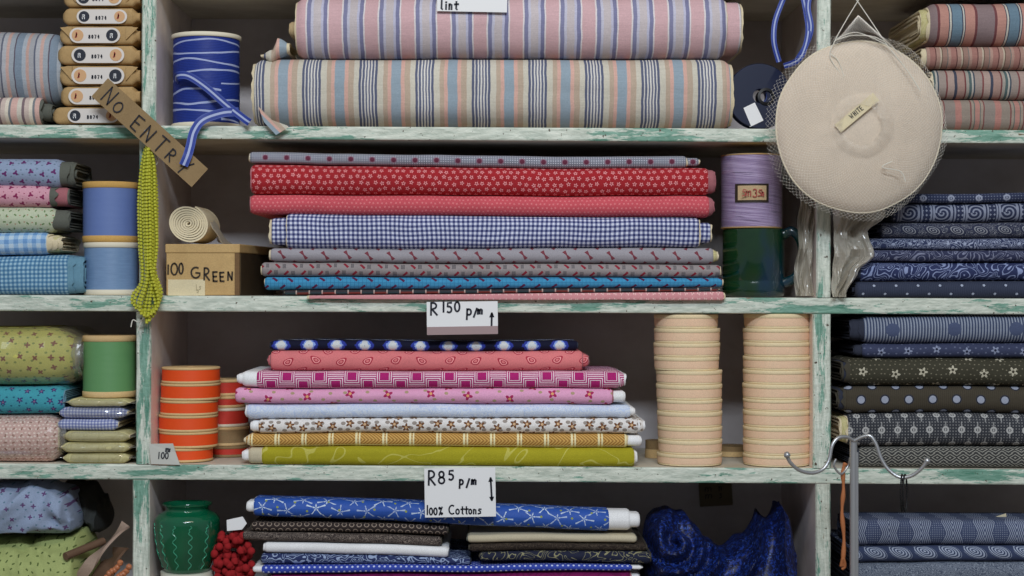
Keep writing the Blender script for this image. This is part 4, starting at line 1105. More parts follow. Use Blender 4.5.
# right cell second row (navy prints)
g = 'navy printed cottons on the right of the second shelf'
RC = [
 ('thin navy cloth with small rings on top of the navy stack', 905, 193, 202.5, 'sh1'),
 ('navy cloth with upright bands of diamonds and scrolls', 893, 203, 222, 'sh2'),
 ('dark navy cloth with pointed oval leaves, third down', 882, 222.5, 238, 'sh3'),
 ('navy cloth with fine lacy white rings, fourth down', 868, 238.5, 250, 'sh4'),
 ('muted navy cloth with faint fern lines, fifth down', 864, 250.5, 262, 'sh5'),
 ('deep blue cloth with pale curling leaves, second from the bottom', 860, 262.5, 281, 'sh6'),
 ('slate navy cloth with small spaced dots at the bottom of the navy stack', 857, 281.5, 298, 'sh7')]
for i, (lb, a, tp, bt, mt) in enumerate(RC):
    bolt('folded_fabric', lb, 'fabric', g, a, 1165, tp, bt, tp, bt, mt, row=2, edge='navy', fray=.004, dep=.2, base=(i == 6), yf=.004 + .003 * (i % 2))

# plastic bags behind the hat
def crumple(name, label, cat, poly_top, poly_bot, py0, py1, y0, mat, sd, amp=.012):
    """hanging crumpled sheet: left/right px limits at top and bottom"""
    nx, ny = 26, 40; V = []; Fc = []
    for j in range(ny + 1):
        t_ = j / ny; py = lerp(py0, py1, t_)
        l = pl(poly_top, py); r = pl(poly_bot, py)
        for i in range(nx + 1):
            s = i / nx; px = lerp(l, r, s)
            k = abs(nz(s * 3 + t_ * 2, t_ * 3, sd)) * 2.2 + abs(nz(s * 7, t_ * 6, sd + 4)) * .9
            y = y0 + k * amp; V.append((xx(px, y0) + nz(t_ * 6, s * 2, sd + 7) * .003, y, zz(py, y0)))
    for j in range(ny):
        for i in range(nx):
            a = j * (nx + 1) + i; Fc.append((a, a + nx + 1, a + nx + 2, a + 1))
    loc = (xx((poly_top[0][1] + poly_bot[0][1]) / 2), y0, zz(py1, y0))
    o = part(name, V, Fc, mat, None, loc=loc, smooth=False)
    md = o.modifiers.new('thickness', 'SOLIDIFY'); md.thickness = .0003
    return tag(o, label, cat)
crumple('plastic_bag', 'crumpled dusty plastic bag hanging between the mug and the upright', 'bag', [(150, 803), (230, 800), (296, 796)], [(150, 815), (296, 814)], 150, 296, .006, PLASTD, 1., .016)
crumple('plastic_bag', 'crumpled plastic bag hanging below the hat in front of navy cloth', 'bag', [(150, 834), (240, 835), (270, 835), (296, 833)], [(150, 884), (215, 888), (232, 868), (256, 876), (272, 860), (297, 846)], 150, 297, -.02, PLASTD, 9., .016)

# the hat
hy = -.085; hx, hz = xx(861, hy), zz(126.5, hy); hr = 85.5 * (D + hy) / FPX
t = thing('hat_blank', 'round ivory unshaped hat hanging in white netting in front of the upright', 'hat', (hx, hy, hz - hr))
prof = [(0, -.004)]
P1 = [(0, .0135), (hr * .15, .0135), (hr * .25, .0130), (hr * .32, .0118), (hr * .36, .0102), (hr * .38, .0092), (hr * .40, .0095), (hr * .5, .0092), (hr * .7, .006), (hr * .88, .0), (hr * .97, -.006), (hr * 1.0, -.011), (hr * .985, -.0125), (hr * .95, -.009), (hr * .7, .003), (hr * .4, .0065), (hr * .3, .009), (0, .0105)]
V, Fc, U = lathe(P1, (hx, hy, hz), 96, 'y', wob=.02, seed=2, tilt=(.10, -.06)); part('hat_body', V, Fc, HAT, t)
n = 96; rings = []
for j in range(n + 1):
    a = 2 * PI * j / n; rr = hr * (1 + nz(math.cos(a) * 2, math.sin(a) * 2, -.011 * 20 + 2) * .02)
    x, z = rr * math.cos(a), rr * math.sin(a); rings.append((hx + x, hy + .011 + x * .10 - z * .06, hz + z))
V, Fc = tube(rings, .0013, 6, 1); part('brim_edge', V, Fc, HATR, t)
f = frame_at(841, 132.5, hy - .0215, math.radians(40)); card('name_card', f, 50, 10, .0012, TAGM, t)
V, Fc = letters([('W', 17, 3.5, 4.6, .8), ('H', 21.7, 3.5, 4.6, .7), ('I', 24.7, 3.5, 4.6, .8), ('T', 26.6, 3.5, 4.6, .8), ('E', 30, 3.5, 4.6, .8)], f, .75); part('lettering', V, Fc, INK, t, smooth=False)
# netting: diamond lattice over the hat
def netpt(a, s):
    """a angle, s 0 centre .. 1.1 rim, then up to the apex"""
    r_ = hr * s * (1.02 + nz(a * 1.5, s * 3, 3) * .05)
    d = pl([(0, .020), (.3, .019), (.42, .016), (.8, .010), (1.0, -.004), (1.15, -.02)], s)
    x = r_ * math.cos(a) - .004; z = r_ * math.sin(a)
    return (hx + x, hy - d - .003 + x * .1 - z * .06 + nz(a * 4, s * 5, 1) * .002, hz + z)
V = []; Fc = []; na, ns = 120, 40
for k in range(ns):
    s = .22 + (1.07 - .22) * (k / (ns - 1)) ** .9
    for j in range(na): V.append(netpt(2 * PI * (j + .5 * (k % 2)) / na, s))
for k in range(ns - 2):
    for j in range(na):
        o_ = 0 if k % 2 else -1
        Fc.append((k * na + j, (k + 1) * na + (j + o_) % na, (k + 2) * na + j, (k + 1) * na + (j + o_ + 1) % na))
net = part('netting', V, Fc, NETM, t, smooth=False); md = net.modifiers.new('wire', 'WIREFRAME'); md.thickness = .00036; md.use_even_offset = False
# net gathered to the apex
ap = (857, 2)
V = []; Fc = []; na, ns = 26, 14
for k in range(ns):
    s = k / (ns - 1)
    for j in range(na + 1):
        q = (j + .5 * (k % 2)) / na; ax, az = lerp(826, 905, q), lerp(52, 62, q) - 22 * math.sin(PI * q)
        px = lerp(ax, ap[0], s ** .8 if False else s); py = lerp(az, ap[1] + 14, s)
        V.append((xx(px, hy), hy - .008 + .03 * s * 0 - .012 * math.sin(PI * q) * (1 - s), zz(py, hy)))
w_ = na + 1
for k in range(ns - 2):
    for j in range(1, na):
        o_ = 0 if k % 2 else -1
        Fc.append((k * w_ + j, (k + 1) * w_ + j + o_, (k + 2) * w_ + j, (k + 1) * w_ + j + o_ + 1))
net = part('netting', V, Fc, NETM, t, smooth=False); md = net.modifiers.new('wire', 'WIREFRAME'); md.thickness = .00035; md.use_even_offset = False
for P in ([(857, 2), (846, 20), (833, 42), (828, 58), (838, 74)], [(857, 2), (868, 18), (886, 48), (905, 72), (918, 92)], [(833, 42), (850, 37), (870, 38), (884, 44)], [(835, 40), (855, 34), (884, 46)], [(857, 2), (852, -6), (856, -16), (860, -6), (857, 2)], [(828, 55), (836, 62), (842, 78)], [(890, 162), (880, 168), (898, 172), (903, 182)]):
    V, Fc = tube([(xx(a, hy), hy - .014 if b > 30 else hy - .004, zz(b, hy)) for a, b in P], .0007, 6); part('string', V, Fc, THR, t)
V, Fc = tube([(xx(856, 0), .0, zz(-19, 0)), (xx(856, hy), hy - .006, zz(-15, hy)), (xx(856, hy), hy - .009, zz(-22, hy))], .0015, 8); nh = part('wire_hook', V, Fc, CHROME, su)

# ---------------------------------------------------------------- ROW 3
# left: soft bags
def blob(rings_f, nx, nn, sd, amp, row=None):
    pass
g = 'folded cottons at the left of the third shelf'
def soft(name, label, cat, grp, xl, xr, tl, bl, tr, br, mat, plastic=True, **kw):
    t = bolt(name, label, cat, grp, xl, xr, tl, bl, tr, br, mat, row=3, **kw)
    if plastic:
        y = kw.get('yf', .004) + .006
        x0, x1 = xx(xl - 2, y), xx(xr + 4, y)
        b_ = kw.get('base', False)
        zb = max(min(zz(bl, y), zz(br, y)), shz(3, min(xl, xr)) + .0004) + .001
        zt = (zz(tl, y) + zz(tr, y)) / 2 - .0008
        V, Fc, cu, fm = bolt_mesh(x0, x1, (zb, zt), (zb, zt), kw.get('yf', .004) - .003, kw.get('dep', .2) + .003, .95, seedc[0] + 9, shz(3, 50), .0045, .02, 3, .004, nx=40)
        part('plastic_wrap', V, Fc, [PLAST, PLAST], t, cu, fm=fm, smooth=False)
    return t
soft('fabric_bundle', 'fat plastic-wrapped bundle of yellow cotton with brown flowers', 'fabric', g, -120, 72, 327, 385, 327, 386, 'yelflor', rnd=1., dep=.18, endr=.045, amp=.003)
soft('folded_fabric', 'turquoise cotton with purple flowers under the yellow bundle', 'fabric', g, -120, 63, 386.5, 414, 386.5, 414, 'turqflor', False, dep=.2, endr=.012, amp=.003, edge='aqua', rnd=.9)
soft('folded_fabric', 'pale pink checked cotton at the bottom left of the third shelf', 'fabric', g, -120, 57, 414.5, 467, 414.5, 465, 'pinkgingh', True, dep=.2, endr=.02, amp=.003, base=True, yf=-.004)
t_a = 'folded cloth in plastic below the green spool'
kx = dict(dep=.16, endr=.01, amp=.002, edge='cream')
soft('folded_fabric', 'thin cream cloth directly under the green ribbon spool', 'fabric', t_a, 68, 129, 398.5, 407, 398.5, 406, 'cream', True, **kx)
soft('folded_fabric', 'upper lavender checked cloth in plastic', 'fabric', t_a, 60, 127, 407.5, 419, 407.5, 418, 'lavcheck', True, **kx)
soft('folded_fabric', 'lower lavender checked cloth in plastic', 'fabric', t_a, 58, 118, 419.3, 431, 418.5, 431, 'lavcheck', False, **kx)
soft('folded_fabric', 'upper cream cloth of the bagged stack beside pink checks', 'fabric', t_a, 64, 129, 431.5, 442.5, 431.5, 442.5, 'cream', True, yf=.002, **kx)
soft('folded_fabric', 'middle cream cloth of the bagged stack beside pink checks', 'fabric', t_a, 62, 129, 443, 453, 443, 453, 'cream', True, yf=.0, **kx)
soft('folded_fabric', 'bottom cream cloth of the bagged stack resting on the shelf', 'fabric', t_a, 64, 129, 453.3, 464, 453.3, 464, 'cream', True, yf=.003, base=True, **kx)
spool('ribbon_spool', 'spool of plain green satin ribbon on folded cream cloth', 'spool', 83, 136, 336, 398, .012, SAT_G, FLG, 6, inset=.975)

# orange reels
g = 'reels of orange tape stacked on the third shelf'
RO = [(162, 220, 368, 384), (161, 220.5, 384.3, 401), (160.5, 218, 401.3, 416), (159, 218, 416.3, 432.5), (159.5, 218, 432.8, 448.6), (157, 213, 449, 464)]
ol = ['orange tape reel on top of the orange stack', 'orange tape reel, second from the top of the stack', 'orange tape reel, third from the top, smudged', 'orange tape reel, third from the bottom of the stack', 'orange tape reel, second from the bottom, above the small tag', 'orange tape reel at the bottom, partly behind the small tag']
zprev = shz(3, 190) + .0010
for (a, b, c, d), lb in reversed(list(zip(RO, ol))):
    q = spool('tape_reel', lb, 'reel', a, b, c, d, .016, ORG, FLG, 2.6, inset=.985, grp=g, tp='tape_winding', zb=zprev); zprev = q[5] + .0004
g2 = 'older reels behind the orange stack'
zprev = shz(3, 230) + .0004
for (a, b, c, d, m_, fl_, lb) in reversed([(200, 246, 380, 396, ORG2, FLG, 'red reel on top of the reels half hidden behind the orange stack'), (201, 245, 396.5, 408, ORG2, FLG, 'orange-red reel, second of the half hidden stack'), (200, 249, 408.5, 427, ORG2, FLGW, 'reel with white rim and dark red tape in the half hidden stack'), (203, 250, 427.5, 446, CARD, FLG, 'plain brown reel in the half hidden stack'), (206, 250, 446.5, 459, ORG2, CARD, 'dark red reel at the bottom of the half hidden stack')]):
    q = spool('tape_reel', lb, 'reel', a, b, c, d, .10, m_, fl_, 3, inset=.97, grp=g2, tp='tape_winding', zb=zprev); zprev = q[5] + .0004
# small tag 100
f = frame_at(150, 464, -.004, -.03, .15)
t = thing('price_tag', 'small white tag marked 100 leaning on the orange reels', 'tag', f(15, 0))
V = [f(1, 0, 0), f(30, 0, 0), f(25, 12, 0), f(22, 21, .002), f(-2, 20, .002), f(1, 0, -.001), f(30, 0, -.001), f(25, 12, -.001), f(22, 21, .001), f(-2, 20, .001)]
part('paper', V, [(0, 1, 2, 3, 4), (9, 8, 7, 6, 5)] + [(j, j + 5, (j + 1) % 5 + 5, (j + 1) % 5) for j in range(5)], plain('grey white paper', C(176, 176, 168), .8), t, smooth=False)
V, Fc = letters([('1', 8, 6, 6, 1), ('0', 11, 6, 6, 1), ('0', 15, 6, 6, 1), ('m', 15, 13, 6, 1), ('s', 18, 13, 5, 1)], lambda u, v, d: f(u, v, d + .0016), 1.0); part('lettering', V, Fc, INK, t, smooth=False)

g = 'cotton bolts in the middle of the third shelf'
core = lambda s_, r_, h_=.6: (s_, r_, h_, 'white', 'cardboard_core')
R3 = [
 ('thin navy and white zigzag cloth on top of the third shelf stack', 271, 577, 340, 349.7, 341, 351, 'ikat', dict(yf=.012, edge='navy', dep=.10)),
 ('coral pink bolt printed with red paisley', 271, 582, 350, 370, 351.3, 372, 'paisley', dict(yf=.006, rnd=.9, edge='rose', ends=[('R', 6, .6, 'paisley', 'folded_end'), ('L', 3, .6, 'paisley', 'folded_end')])),
 ('magenta bolt with white concentric squares', 257, 619, 370.3, 387.5, 372.3, 389.5, 'squares', dict(yf=.0, ends=[('L', 14, .9, 'white', 'cloth_margin'), ('L', 20, .6, 'white', 'cardboard_core'), ('R', 5, .85, 'squares', 'folded_end')], edge='white')),
 ('pink bolt with magenta flowers', 236, 612, 387.8, 402.5, 389.8, 405.5, 'pinkrose', dict(yf=.002, ends=[core('R', 13, .72)], edge='rose')),
 ('very pale blue bolt, almost white', 247, 630, 402.8, 418, 405.8, 418.5, 'paleblue', dict(yf=.006, ends=[core('R', 5, .7)], edge='white')),
 ('white bolt with brown flowers', 259, 638, 418.3, 432.5, 418.8, 434, 'brownflor', dict(yf=.004, ends=[('L', 8, .8, 'white', 'cloth_margin'), ('R', 5, .8, 'brownflor', 'folded_end')], edge='white')),
 ('gold bolt with chevron weave pattern', 249, 627, 432.8, 446, 434.3, 448, 'gold', dict(yf=.003, ends=[core('R', 14, .8), ('L', 3, .7, 'gold', 'folded_end')])),
 ('lime green bolt at the bottom of the third shelf stack', 262, 634, 446.3, 467, 448.3, 469, 'lime', dict(yf=-.003, base=True, rnd=.8, ends=[('L', 13, .92, 'creamplain', 'cloth_margin'), ('L', 20, .6, 'white', 'cardboard_core'), core('R', 3, .7)])),
]
for lb, a, b, c, d, e, h, mt, kw in R3:
    bolt('fabric_bolt', lb, 'fabric', g, a, b, c, d, e, h, mt, row=3, **kw)

# price cards on the shelf edges
f = frame_at(427, 335, -.016, .012)
t = thing('price_card', 'white handwritten price card R 150 p/m fixed to the second shelf edge', 'card', f(35, 0))
card('paper', f, 71, 33, .0008, PAPER, t)
V, Fc = letters([('R', 4, 20, 12, .95), ('1', 16, 23, 10, .8), ('5', 20, 22, 10, .95), ('0', 28, 23, 10, 1), ('p', 40, 19, 11, 1), ('/', 47, 19, 10, 1), ('m', 51, 20.5, 9, 1), ('^', 63, 11, 10.5, 1)], f, 1.9); part('lettering', V, Fc, INK, t, smooth=False)
V, Fc = box_mesh(0, 1, 0, 1, 0, 1); V = [f(71 * x, 8 * z + .3 * x, .0004 + .0006 * y) for x, y, z in V]; part('pink_strip', V, Fc, plain('dusty pink strip', C(150, 128, 128), .8), t, smooth=False, label='dusty pink strip along the lower edge')
f = frame_at(425, 517.5, -.018, .015)
t = thing('price_card', 'larger white handwritten card R85 p/m 100% Cottons on the third shelf edge', 'card', f(35, 0))
card('paper', f, 71, 49, .0008, PAPER, t)
V, Fc = letters([('R', 4, 32.5, 14, .85), ('8', 14, 34, 12, 1), ('5', 24, 37, 9.5, 1), ('p', 35, 32, 9, 1), ('/', 42, 31, 10, .9), ('m', 47, 32.5, 9, 1), ('|', 66, 17, 11, 1)], f, 1.9); part('lettering', V, Fc, INK, t, smooth=False)
V, Fc = letters([('1', 1.5, 3, 9, 1), ('0', 4.5, 2.5, 7, .9), ('0', 9, 2.5, 7, .9), ('%', 14, 2.5, 8.5, .9), ('C', 24, 3, 9, .95), ('o', 31, 3, 9, .9), ('t', 36.5, 3, 8.5, .9), ('t', 40.5, 3, 8.5, .9), ('o', 44, 3, 8.5, .8), ('n', 48.5, 3, 8.5, 1), ('s', 53, 3, 9, 1.1)], f, 1.45); part('lettering', V, Fc, INK, t, smooth=False)

# peach tape rolls
def stack(label_pre, items, pxs, grp, labs):
    zprev = shz(3, pxs[0]) + .0012
    prev = None
    for k, (xa, xb, top) in enumerate(reversed(items)):
        lb = labs[len(items) - 1 - k]
        yf = -.001
        rpx = (xb - xa) / 2; r = rpx * S; yc = yf + r; r = rpx * (D + yc) / FPX; yc = yf + r; cx = xx((xa + xb) / 2, yc)
        z1 = zz(top, yf)
        t = thing('tape_roll', lb, 'tape roll', (cx, yc, zprev), grp)
        h = z1 - zprev - .0003; e1 = h * .16; e2 = h * .30
        tl_ = (R_.uniform(-.012, .012), R_.uniform(-.01, .01))
        V, Fc, U = lathe([(.012, e1), (r * .985, e1), (r * .99, h * .5), (r * .985, h - e2), (.012, h - e2), (.012, e1)], (cx, yc, zprev), 60, wob=.006, seed=top, tilt=(0, 0)); part('tape_winding', V, [q for q in Fc if len(q) == 4], PEACH, t)
        for (za, zb_) in ((0, e1), (h - e2, h)):
            r_full = r; r = r_full * (.975 if za == 0 else 1.0)
            V, Fc, U = lathe([(.012, za), (r - .0006, za), (r, za + .0006), (r, zb_ - .0006), (r - .0006, zb_), (.012, zb_), (.012, za)], (cx, yc, zprev), 60); part('card_rim', V, [q for q in Fc if len(q) == 4], PEACHE, t); r = r_full
        zprev = z1
lab_l = ['peach tape roll at the top of the left-hand column'] + ['%s peach tape roll from the top of the left-hand column' % w for w in ('second', 'third', 'fourth', 'fifth', 'sixth', 'seventh', 'eighth', 'ninth')] + ['peach tape roll next to the bottom of the left-hand column', 'peach tape roll at the bottom of the left-hand column']
lab_r = [s_.replace('left-hand', 'right-hand') + ' beside the upright' for s_ in lab_l]
IL = [(654, 718, 314.5), (654, 720, 328.5), (653.5, 720, 343.3), (654, 719, 357.2), (656, 722, 371), (656, 722, 385), (657, 722, 400.5), (657, 722, 412.5), (657.5, 722, 428), (658, 722, 441), (657, 722, 455)]
IR = [(744, 810, 313.8), (743, 810, 328.5), (743.5, 810, 342.5), (743, 811, 357), (743, 811, 370.5), (742.5, 810, 384.5), (743, 810, 400), (743, 810, 411.5), (743, 810, 428), (743, 810, 441), (743, 810, 455.8)]
stack('', IL, (688,), 'left column of peach tape rolls', lab_l); stack('', IR, (776,), 'right column of peach tape rolls', lab_r)
zp = shz(3, 660) + .0004
for (a, b, c, lb, yf) in ((646, 668, 441, 'small brown tape roll half hidden left of the peach columns', .13), (716, 752, 447, 'low brown tape roll in the gap between the peach columns', .15)):
    rpx = (b - a) / 2; r = rpx * S * 1.05; cx = xx((a + b) / 2, yf)
    t = thing('tape_roll', lb, 'tape roll', (cx, yf + r, zp)); h = zz(c, yf) - zp
    V, Fc, U = lathe([(.006, 0), (r, 0), (r, h * .5), (.006, h * .5), (.006, 0)], (cx, yf + r, zp), 40); part('tape_winding', V, [q for q in Fc if len(q) == 4], FLG, t)
    V, Fc, U = lathe([(.006, h * .5), (r * .97, h * .5), (r * .97, h), (.006, h), (.006, h * .5)], (cx, yf + r, zp), 40); part('tape_winding', V, [q for q in Fc if len(q) == 4], CARD, t)

# right cell third row
g = 'dark printed cottons on the right of the third shelf'
RD = [('slate blue ribbed cloth with a white chain motif, top of the third shelf stack', 864, 315.5, 343, 'br1', 'navy', .85),
      ('navy cloth with small daisies, second in the third shelf stack', 862, 343.5, 358, 'br2', 'navy', .9),
      ('dark olive brown cloth with pale blossoms', 850, 358.5, 386, 'br3', 'brown', .85),
      ('dark brown cloth with round grey-blue spots', 845, 386.5, 413, 'br4', 'brown', .8),
      ('black and grey cloth with ringed dots on stems', 848, 413.5, 445.5, 'br5', 'cream', .75),
      ('dark cloth with small grey diamonds at the bottom of the third shelf stack', 859, 446, 470, 'br6', 'navy', .8)]
for i, (lb, a, tp, bt, mt, ed, rn) in enumerate(RD):
    bolt('folded_fabric', lb, 'fabric', g, a, 1165, tp, bt, tp, bt, mt, row=3, edge=ed, fray=.005, dep=.2, base=(i == 5), rnd=rn, yf=.002 + .004 * (i % 2), ends=[('L', 6 if i != 0 else 12, .8, 'navy' if i < 4 else ed, 'folded_end')], endr=.007)

# ---------------------------------------------------------------- ROW 4
g = 'cotton bolts in the middle of the bottom shelf'
R4 = [
 ('bright blue bolt with white starbursts, behind the R85 card', 254, 609, 498, 516.5, 509.5, 532, 'stars', dict(yf=.0, rnd=1., dep=.055, ends=[('R', 21, .92, 'white', 'cloth_margin'), ('L', 8, .6, 'white', 'cardboard_core'), ('R', 31, .6, 'white', 'cardboard_core')], edge='white')),
 ('dark brown bolt printed with pale rings', 252, 447, 521.5, 530, 525.5, 535, 'brownring', dict(yf=.006, edge='brown')),
 ('thin brown scroll printed cloth under the ringed brown bolt', 243, 441, 530.5, 539, 537, 546, 'brownscr', dict(yf=.004, edge='brown')),
 ('plain white bolt on the left of the bottom shelf', 265, 448, 541, 551.5, 546.5, 557, 'white', dict(yf=.004, edge='white', rnd=.9)),
 ('navy bolt with curly white scrolls', 262, 470, 552, 563, 557.5, 564, 'navyscr', dict(yf=.006, edge='navy')),
 ('blue bolt with white pin dots above the magenta bolt', 262, 632, 564.5, 573, 564.8, 570.5, 'bluespot', dict(yf=.0, edge='white', ends=[core('L', 9, .8), core('R', 10, .8)])),
 ('magenta bolt at the bottom edge of the picture', 272, 630, 573.5, 592, 571, 592, 'magenta', dict(yf=.002, edge='rose', ends=[core('R', 10, .6), core('L', 8, .5)])),
 ('thin ivory bolt under the right half of the blue star bolt', 468, 636, 534, 542, 534.5, 542.5, 'creamplain', dict(yf=.004, edge='dark')),
 ('very dark brown bolt under the thin ivory bolt', 470, 646, 542.7, 551, 543, 551, 'darkbrown', dict(yf=.006, edge='brown')),
 ('navy bolt with thin wavy lines above the pin dot bolt', 480, 650, 551.5, 560, 551.5, 564, 'navywave', dict(yf=.002, edge='brown')),
]
for lb, a, b, c, d, e, h, mt, kw in R4:
    bolt('fabric_bolt', lb, 'fabric', g, a, b, c, d, e, h, mt, row=4, **kw)
# support below the frame
for lb, tp, bt, mt in (('grey bolt just below the picture under the magenta bolt', 592.5, 618, 'greydash'), ('pink bolt on the bottom shelf board below the picture', 618.5, 646, 'pinkrose')):
    bolt('fabric_bolt', lb, 'fabric', g, 262, 640, tp, bt, tp, bt, mt, row=4, base=tp > 600)

# green vase on a white crock
yfv = -.016; rp = 32.5; r = rp * S; yc = yfv + r; r = rp * (D + yc) / FPX; cx = xx(187.3, yc)
zb = zz(573.5, yfv + .02); zt = zz(503, yc)
t = thing('ceramic_jar', 'squat white ceramic jar under the green vase, at the bottom edge', 'jar', (cx, yc, shz(4, 185)))
z4 = shz(4, 185) + .0004
V, Fc, U = lathe([(.03, z4), (.038, z4 + .004), (.043, z4 + .04), (.043, zb - .018), (.040, zb - .010), (.040, zb - .0005), (0, zb - .0005)], (cx, yc, 0), 56); part('body', V, Fc, plain('white glaze', C(196, 196, 180), .3), t)
t = thing('ceramic_vase', 'glossy emerald green ceramic vase with wavy relief lines on the bottom shelf', 'vase', (cx, yc, zb))
H = zt - zb
pv = [(.66, 0), (.70, .02), (.77, .10), (.91, .32), (.975, .52), (.995, .66), (1., .74), (.985, .78), (.88, .84), (.72, .88), (.66, .90), (.65, .93), (.70, .965), (.765, .985), (.77, 1.0), (.74, 1.0), (.66, .965), (.61, .93), (.62, .88), (.9, .74), (.9, .5), (.6, .08), (0, .06)]
P2 = []
for i in range(len(pv) - 1):
    for k in range(3): P2.append((lerp(pv[i][0], pv[i + 1][0], k / 3) * r, zb + lerp(pv[i][1], pv[i + 1][1], k / 3) * H))
P2.append((0, zb + .06 * H))
V, Fc, U = lathe(P2, (cx, yc, 0), 80); part('body', V, Fc, VASEM, t)
def vrad(h): return pl([(b, a) for a, b in pv[:8]], h) * r
for px in (156.5, 166, 180, 196, 211):
    P = []
    ang = math.asin(max(-.97, min(.97, (px - 187.3) / rp)))
    for k in range(25):
        h = lerp(.72, .06, k / 24); a = ang + (.06 * math.sin(k * 1.25) if k > 3 else .05 * math.sin(k * 2.))
        R = vrad(h) + .0002; P.append((cx + R * math.sin(a), yc - R * math.cos(a), zb + h * H))
    V, Fc = tube(P, .0008, 6, 2); part('wavy_relief', V, Fc, VASEW, t)

# red bobble trim and small tag
t = thing('bobble_trim', 'bunch of deep red wool bobble trim between the vase and the bolts', 'trimming', (xx(232, .04), .04, shz(4, 232)))
RED = plain('deep red wool', C(140, 14, 20), .9, True, .4)
rb = random.Random(5); V = []; Fc = []
def ball(V, Fc, c, r, n=8, m=6):
    b = len(V)
    for i in range(m + 1):
        for j in range(n):
            th = PI * i / m; a = 2 * PI * j / n; k = 1 + nz(c[0] * 300 + i, c[2] * 300 + j) * .25
            V.append((c[0] + r * k * math.sin(th) * math.cos(a), c[1] + r * k * math.sin(th) * math.sin(a), c[2] + r * k * math.cos(th)))
    for i in range(m):
        for j in range(n): Fc.append((b + i * n + j, b + (i + 1) * n + j, b + (i + 1) * n + (j + 1) % n, b + i * n + (j + 1) % n))
kk = 0
V, Fc, U = lathe([(0, 0), (.026, .002), (.028, .04), (.026, .10), (.018, .125), (0, .135)], (xx(233, .04), .045, z4), 20, wob=.25); part('wool_mass', V, Fc, RED, t)
for i in range(99):
    py = 533 + 62 * (i / 99); w = 19 if py > 545 else 12
    px = 233 + rb.uniform(-w, w); y = .018 + rb.uniform(-.010, .012)
    V = []; Fc = []; ball(V, Fc, (xx(px, y), y, max(zz(py, y), z4 + .005)), .0062); part('wool_bobble', V, Fc, RED, t)
V, Fc = tube([(xx(232, .03), .03, zz(538, .03)), (xx(230, .03), .02, zz(530, .03)), (xx(229, .01), .012, zz(524, .01))], .0006, 6); part('thread', V, Fc, THR, t)
f = frame_at(227, 531, .012, .03)
Vp = [f(0, 0), f(15, 1), f(20, 7), f(16, 14), f(0, 11)]; Vq = [f(0, 0, -.001), f(15, 1, -.001), f(20, 7, -.001), f(16, 14, -.001), f(0, 11, -.001)]
part('paper_tag', Vp + Vq, [(0, 1, 2, 3, 4), (9, 8, 7, 6, 5)] + [(j, j + 5, (j + 1) % 5 + 5, (j + 1) % 5) for j in range(5)], PAPER, t, smooth=False)

# crumpled shiny blue cloth
def m_shiny():
    m = M('shiny royal blue brocade'); o = m.ob()
    a = m.noise(o, 210, 2, .5, 1.); b = m.noise(o, 120, 3, .6, 2.)
    c = m.mix(m.ss(a, .50, .62), lin((8, 16, 56)), lin((24, 54, 138))); c = m.mix(m.ss(b, .64, .68), c, lin((84, 120, 200)))
    mt = m.fin(c, .5, .6, 60, False, .4, bdist=.004)
    return mt
SHINY = m_shiny()
def heap(name, label, cat, top, pxa, pxb, y0, y1, zb, mat, sd, amp=.012, fq=1., folds=False):
    nx, nn = (190, 150) if folds else (110, 72); rings = []
    for i in range(nx + 1):
        s = i / nx; px = lerp(pxa, pxb, s); zt = zz(pl(top, px), (y0 + y1) / 2 - .02)
        e = math.sin(PI * min(1, max(.0, s))) ; e = min(1, e * 5) ** .5
        ring = []
        zm = (zb + zt) / 2; hh = (zt - zb) / 2; hy_ = (y1 - y0) / 2
        for j in range(nn):
            a = 2 * PI * j / nn; ca, sa = math.cos(a), math.sin(a)
            y = (y0 + y1) / 2 - hy_ * (abs(ca) ** .8) * (1 if ca > 0 else -1) * (.1 + .9 * e)
            z = zm + hh * (abs(sa) ** .8) * (1 if sa > 0 else -1) * (.5 + .5 * e)
            x = xx(px, max(0., y0))
            w = Vector((x * 9 * fq, y * 9 * fq, z * 9 * fq)); q = noise.noise_vector(w + Vector((sd, 0, 0)))
            k = (1 - abs(nz(x * 13 * fq + q.x * 1.6 + z * 5, z * 9 * fq + q.y * 1.6 - x * 6, y * 6 + sd)) * 3.2)
            k2 = (1 - abs(nz(x * 26 * fq + q.y * 2 - z * 12, z * 20 * fq + q.x * 2, sd + 9)) * 3.0)
            if folds:
                lx_, lz_ = x - xx(676), z - zz(543); rho = math.hypot(lx_, lz_ * 1.2) + q.x * .010
                wl = max(0, min(1, (.075 - rho) / .03))
                ra = math.sin(rho * 190 + math.atan2(lz_, lx_) * 1.0)
                rx, rz = x - xx(790), z - zz(500)
                rb_ = math.sin(math.atan2(rz - .05, rx + .03) * 9 + q.y * 3.2 + math.hypot(rx, rz) * 22)
                rb_ = (1 - abs(rb_) ** .6 * 2) * 1.5
                w3 = wl * ra * 1.25 + (1 - wl) * rb_
                k = w3 * 1.0; k2 = k2 * .8
            dd = (k * amp + k2 * amp * .38) * (1 if z > zb + .01 else .2)
            ring.append((x + q.z * amp * .4, y - ca * dd, z + sa * dd * .55))
        rings.append(ring)
    V, Fc = loft(rings)
    V = [(x, y, max(z, zb)) for x, y, z in V]
    o = part(name, V, Fc, mat, None, [(x / S, z / S) for x, y, z in V], loc=(xx((pxa + pxb) / 2), (y0 + y1) / 2, zb))
    return tag(o, label, cat)
heap('crumpled_fabric', 'heap of crumpled shiny royal blue cloth at the right of the bottom shelf', 'fabric', [(644, 522), (660, 512), (688, 517), (712, 536), (732, 545), (752, 532), (775, 514), (797, 503), (806, 512), (811, 530)], 648, 803, -.004, .20, shz(4, 640) + .0006, SHINY, 3., .0115, 1.0, folds=True)
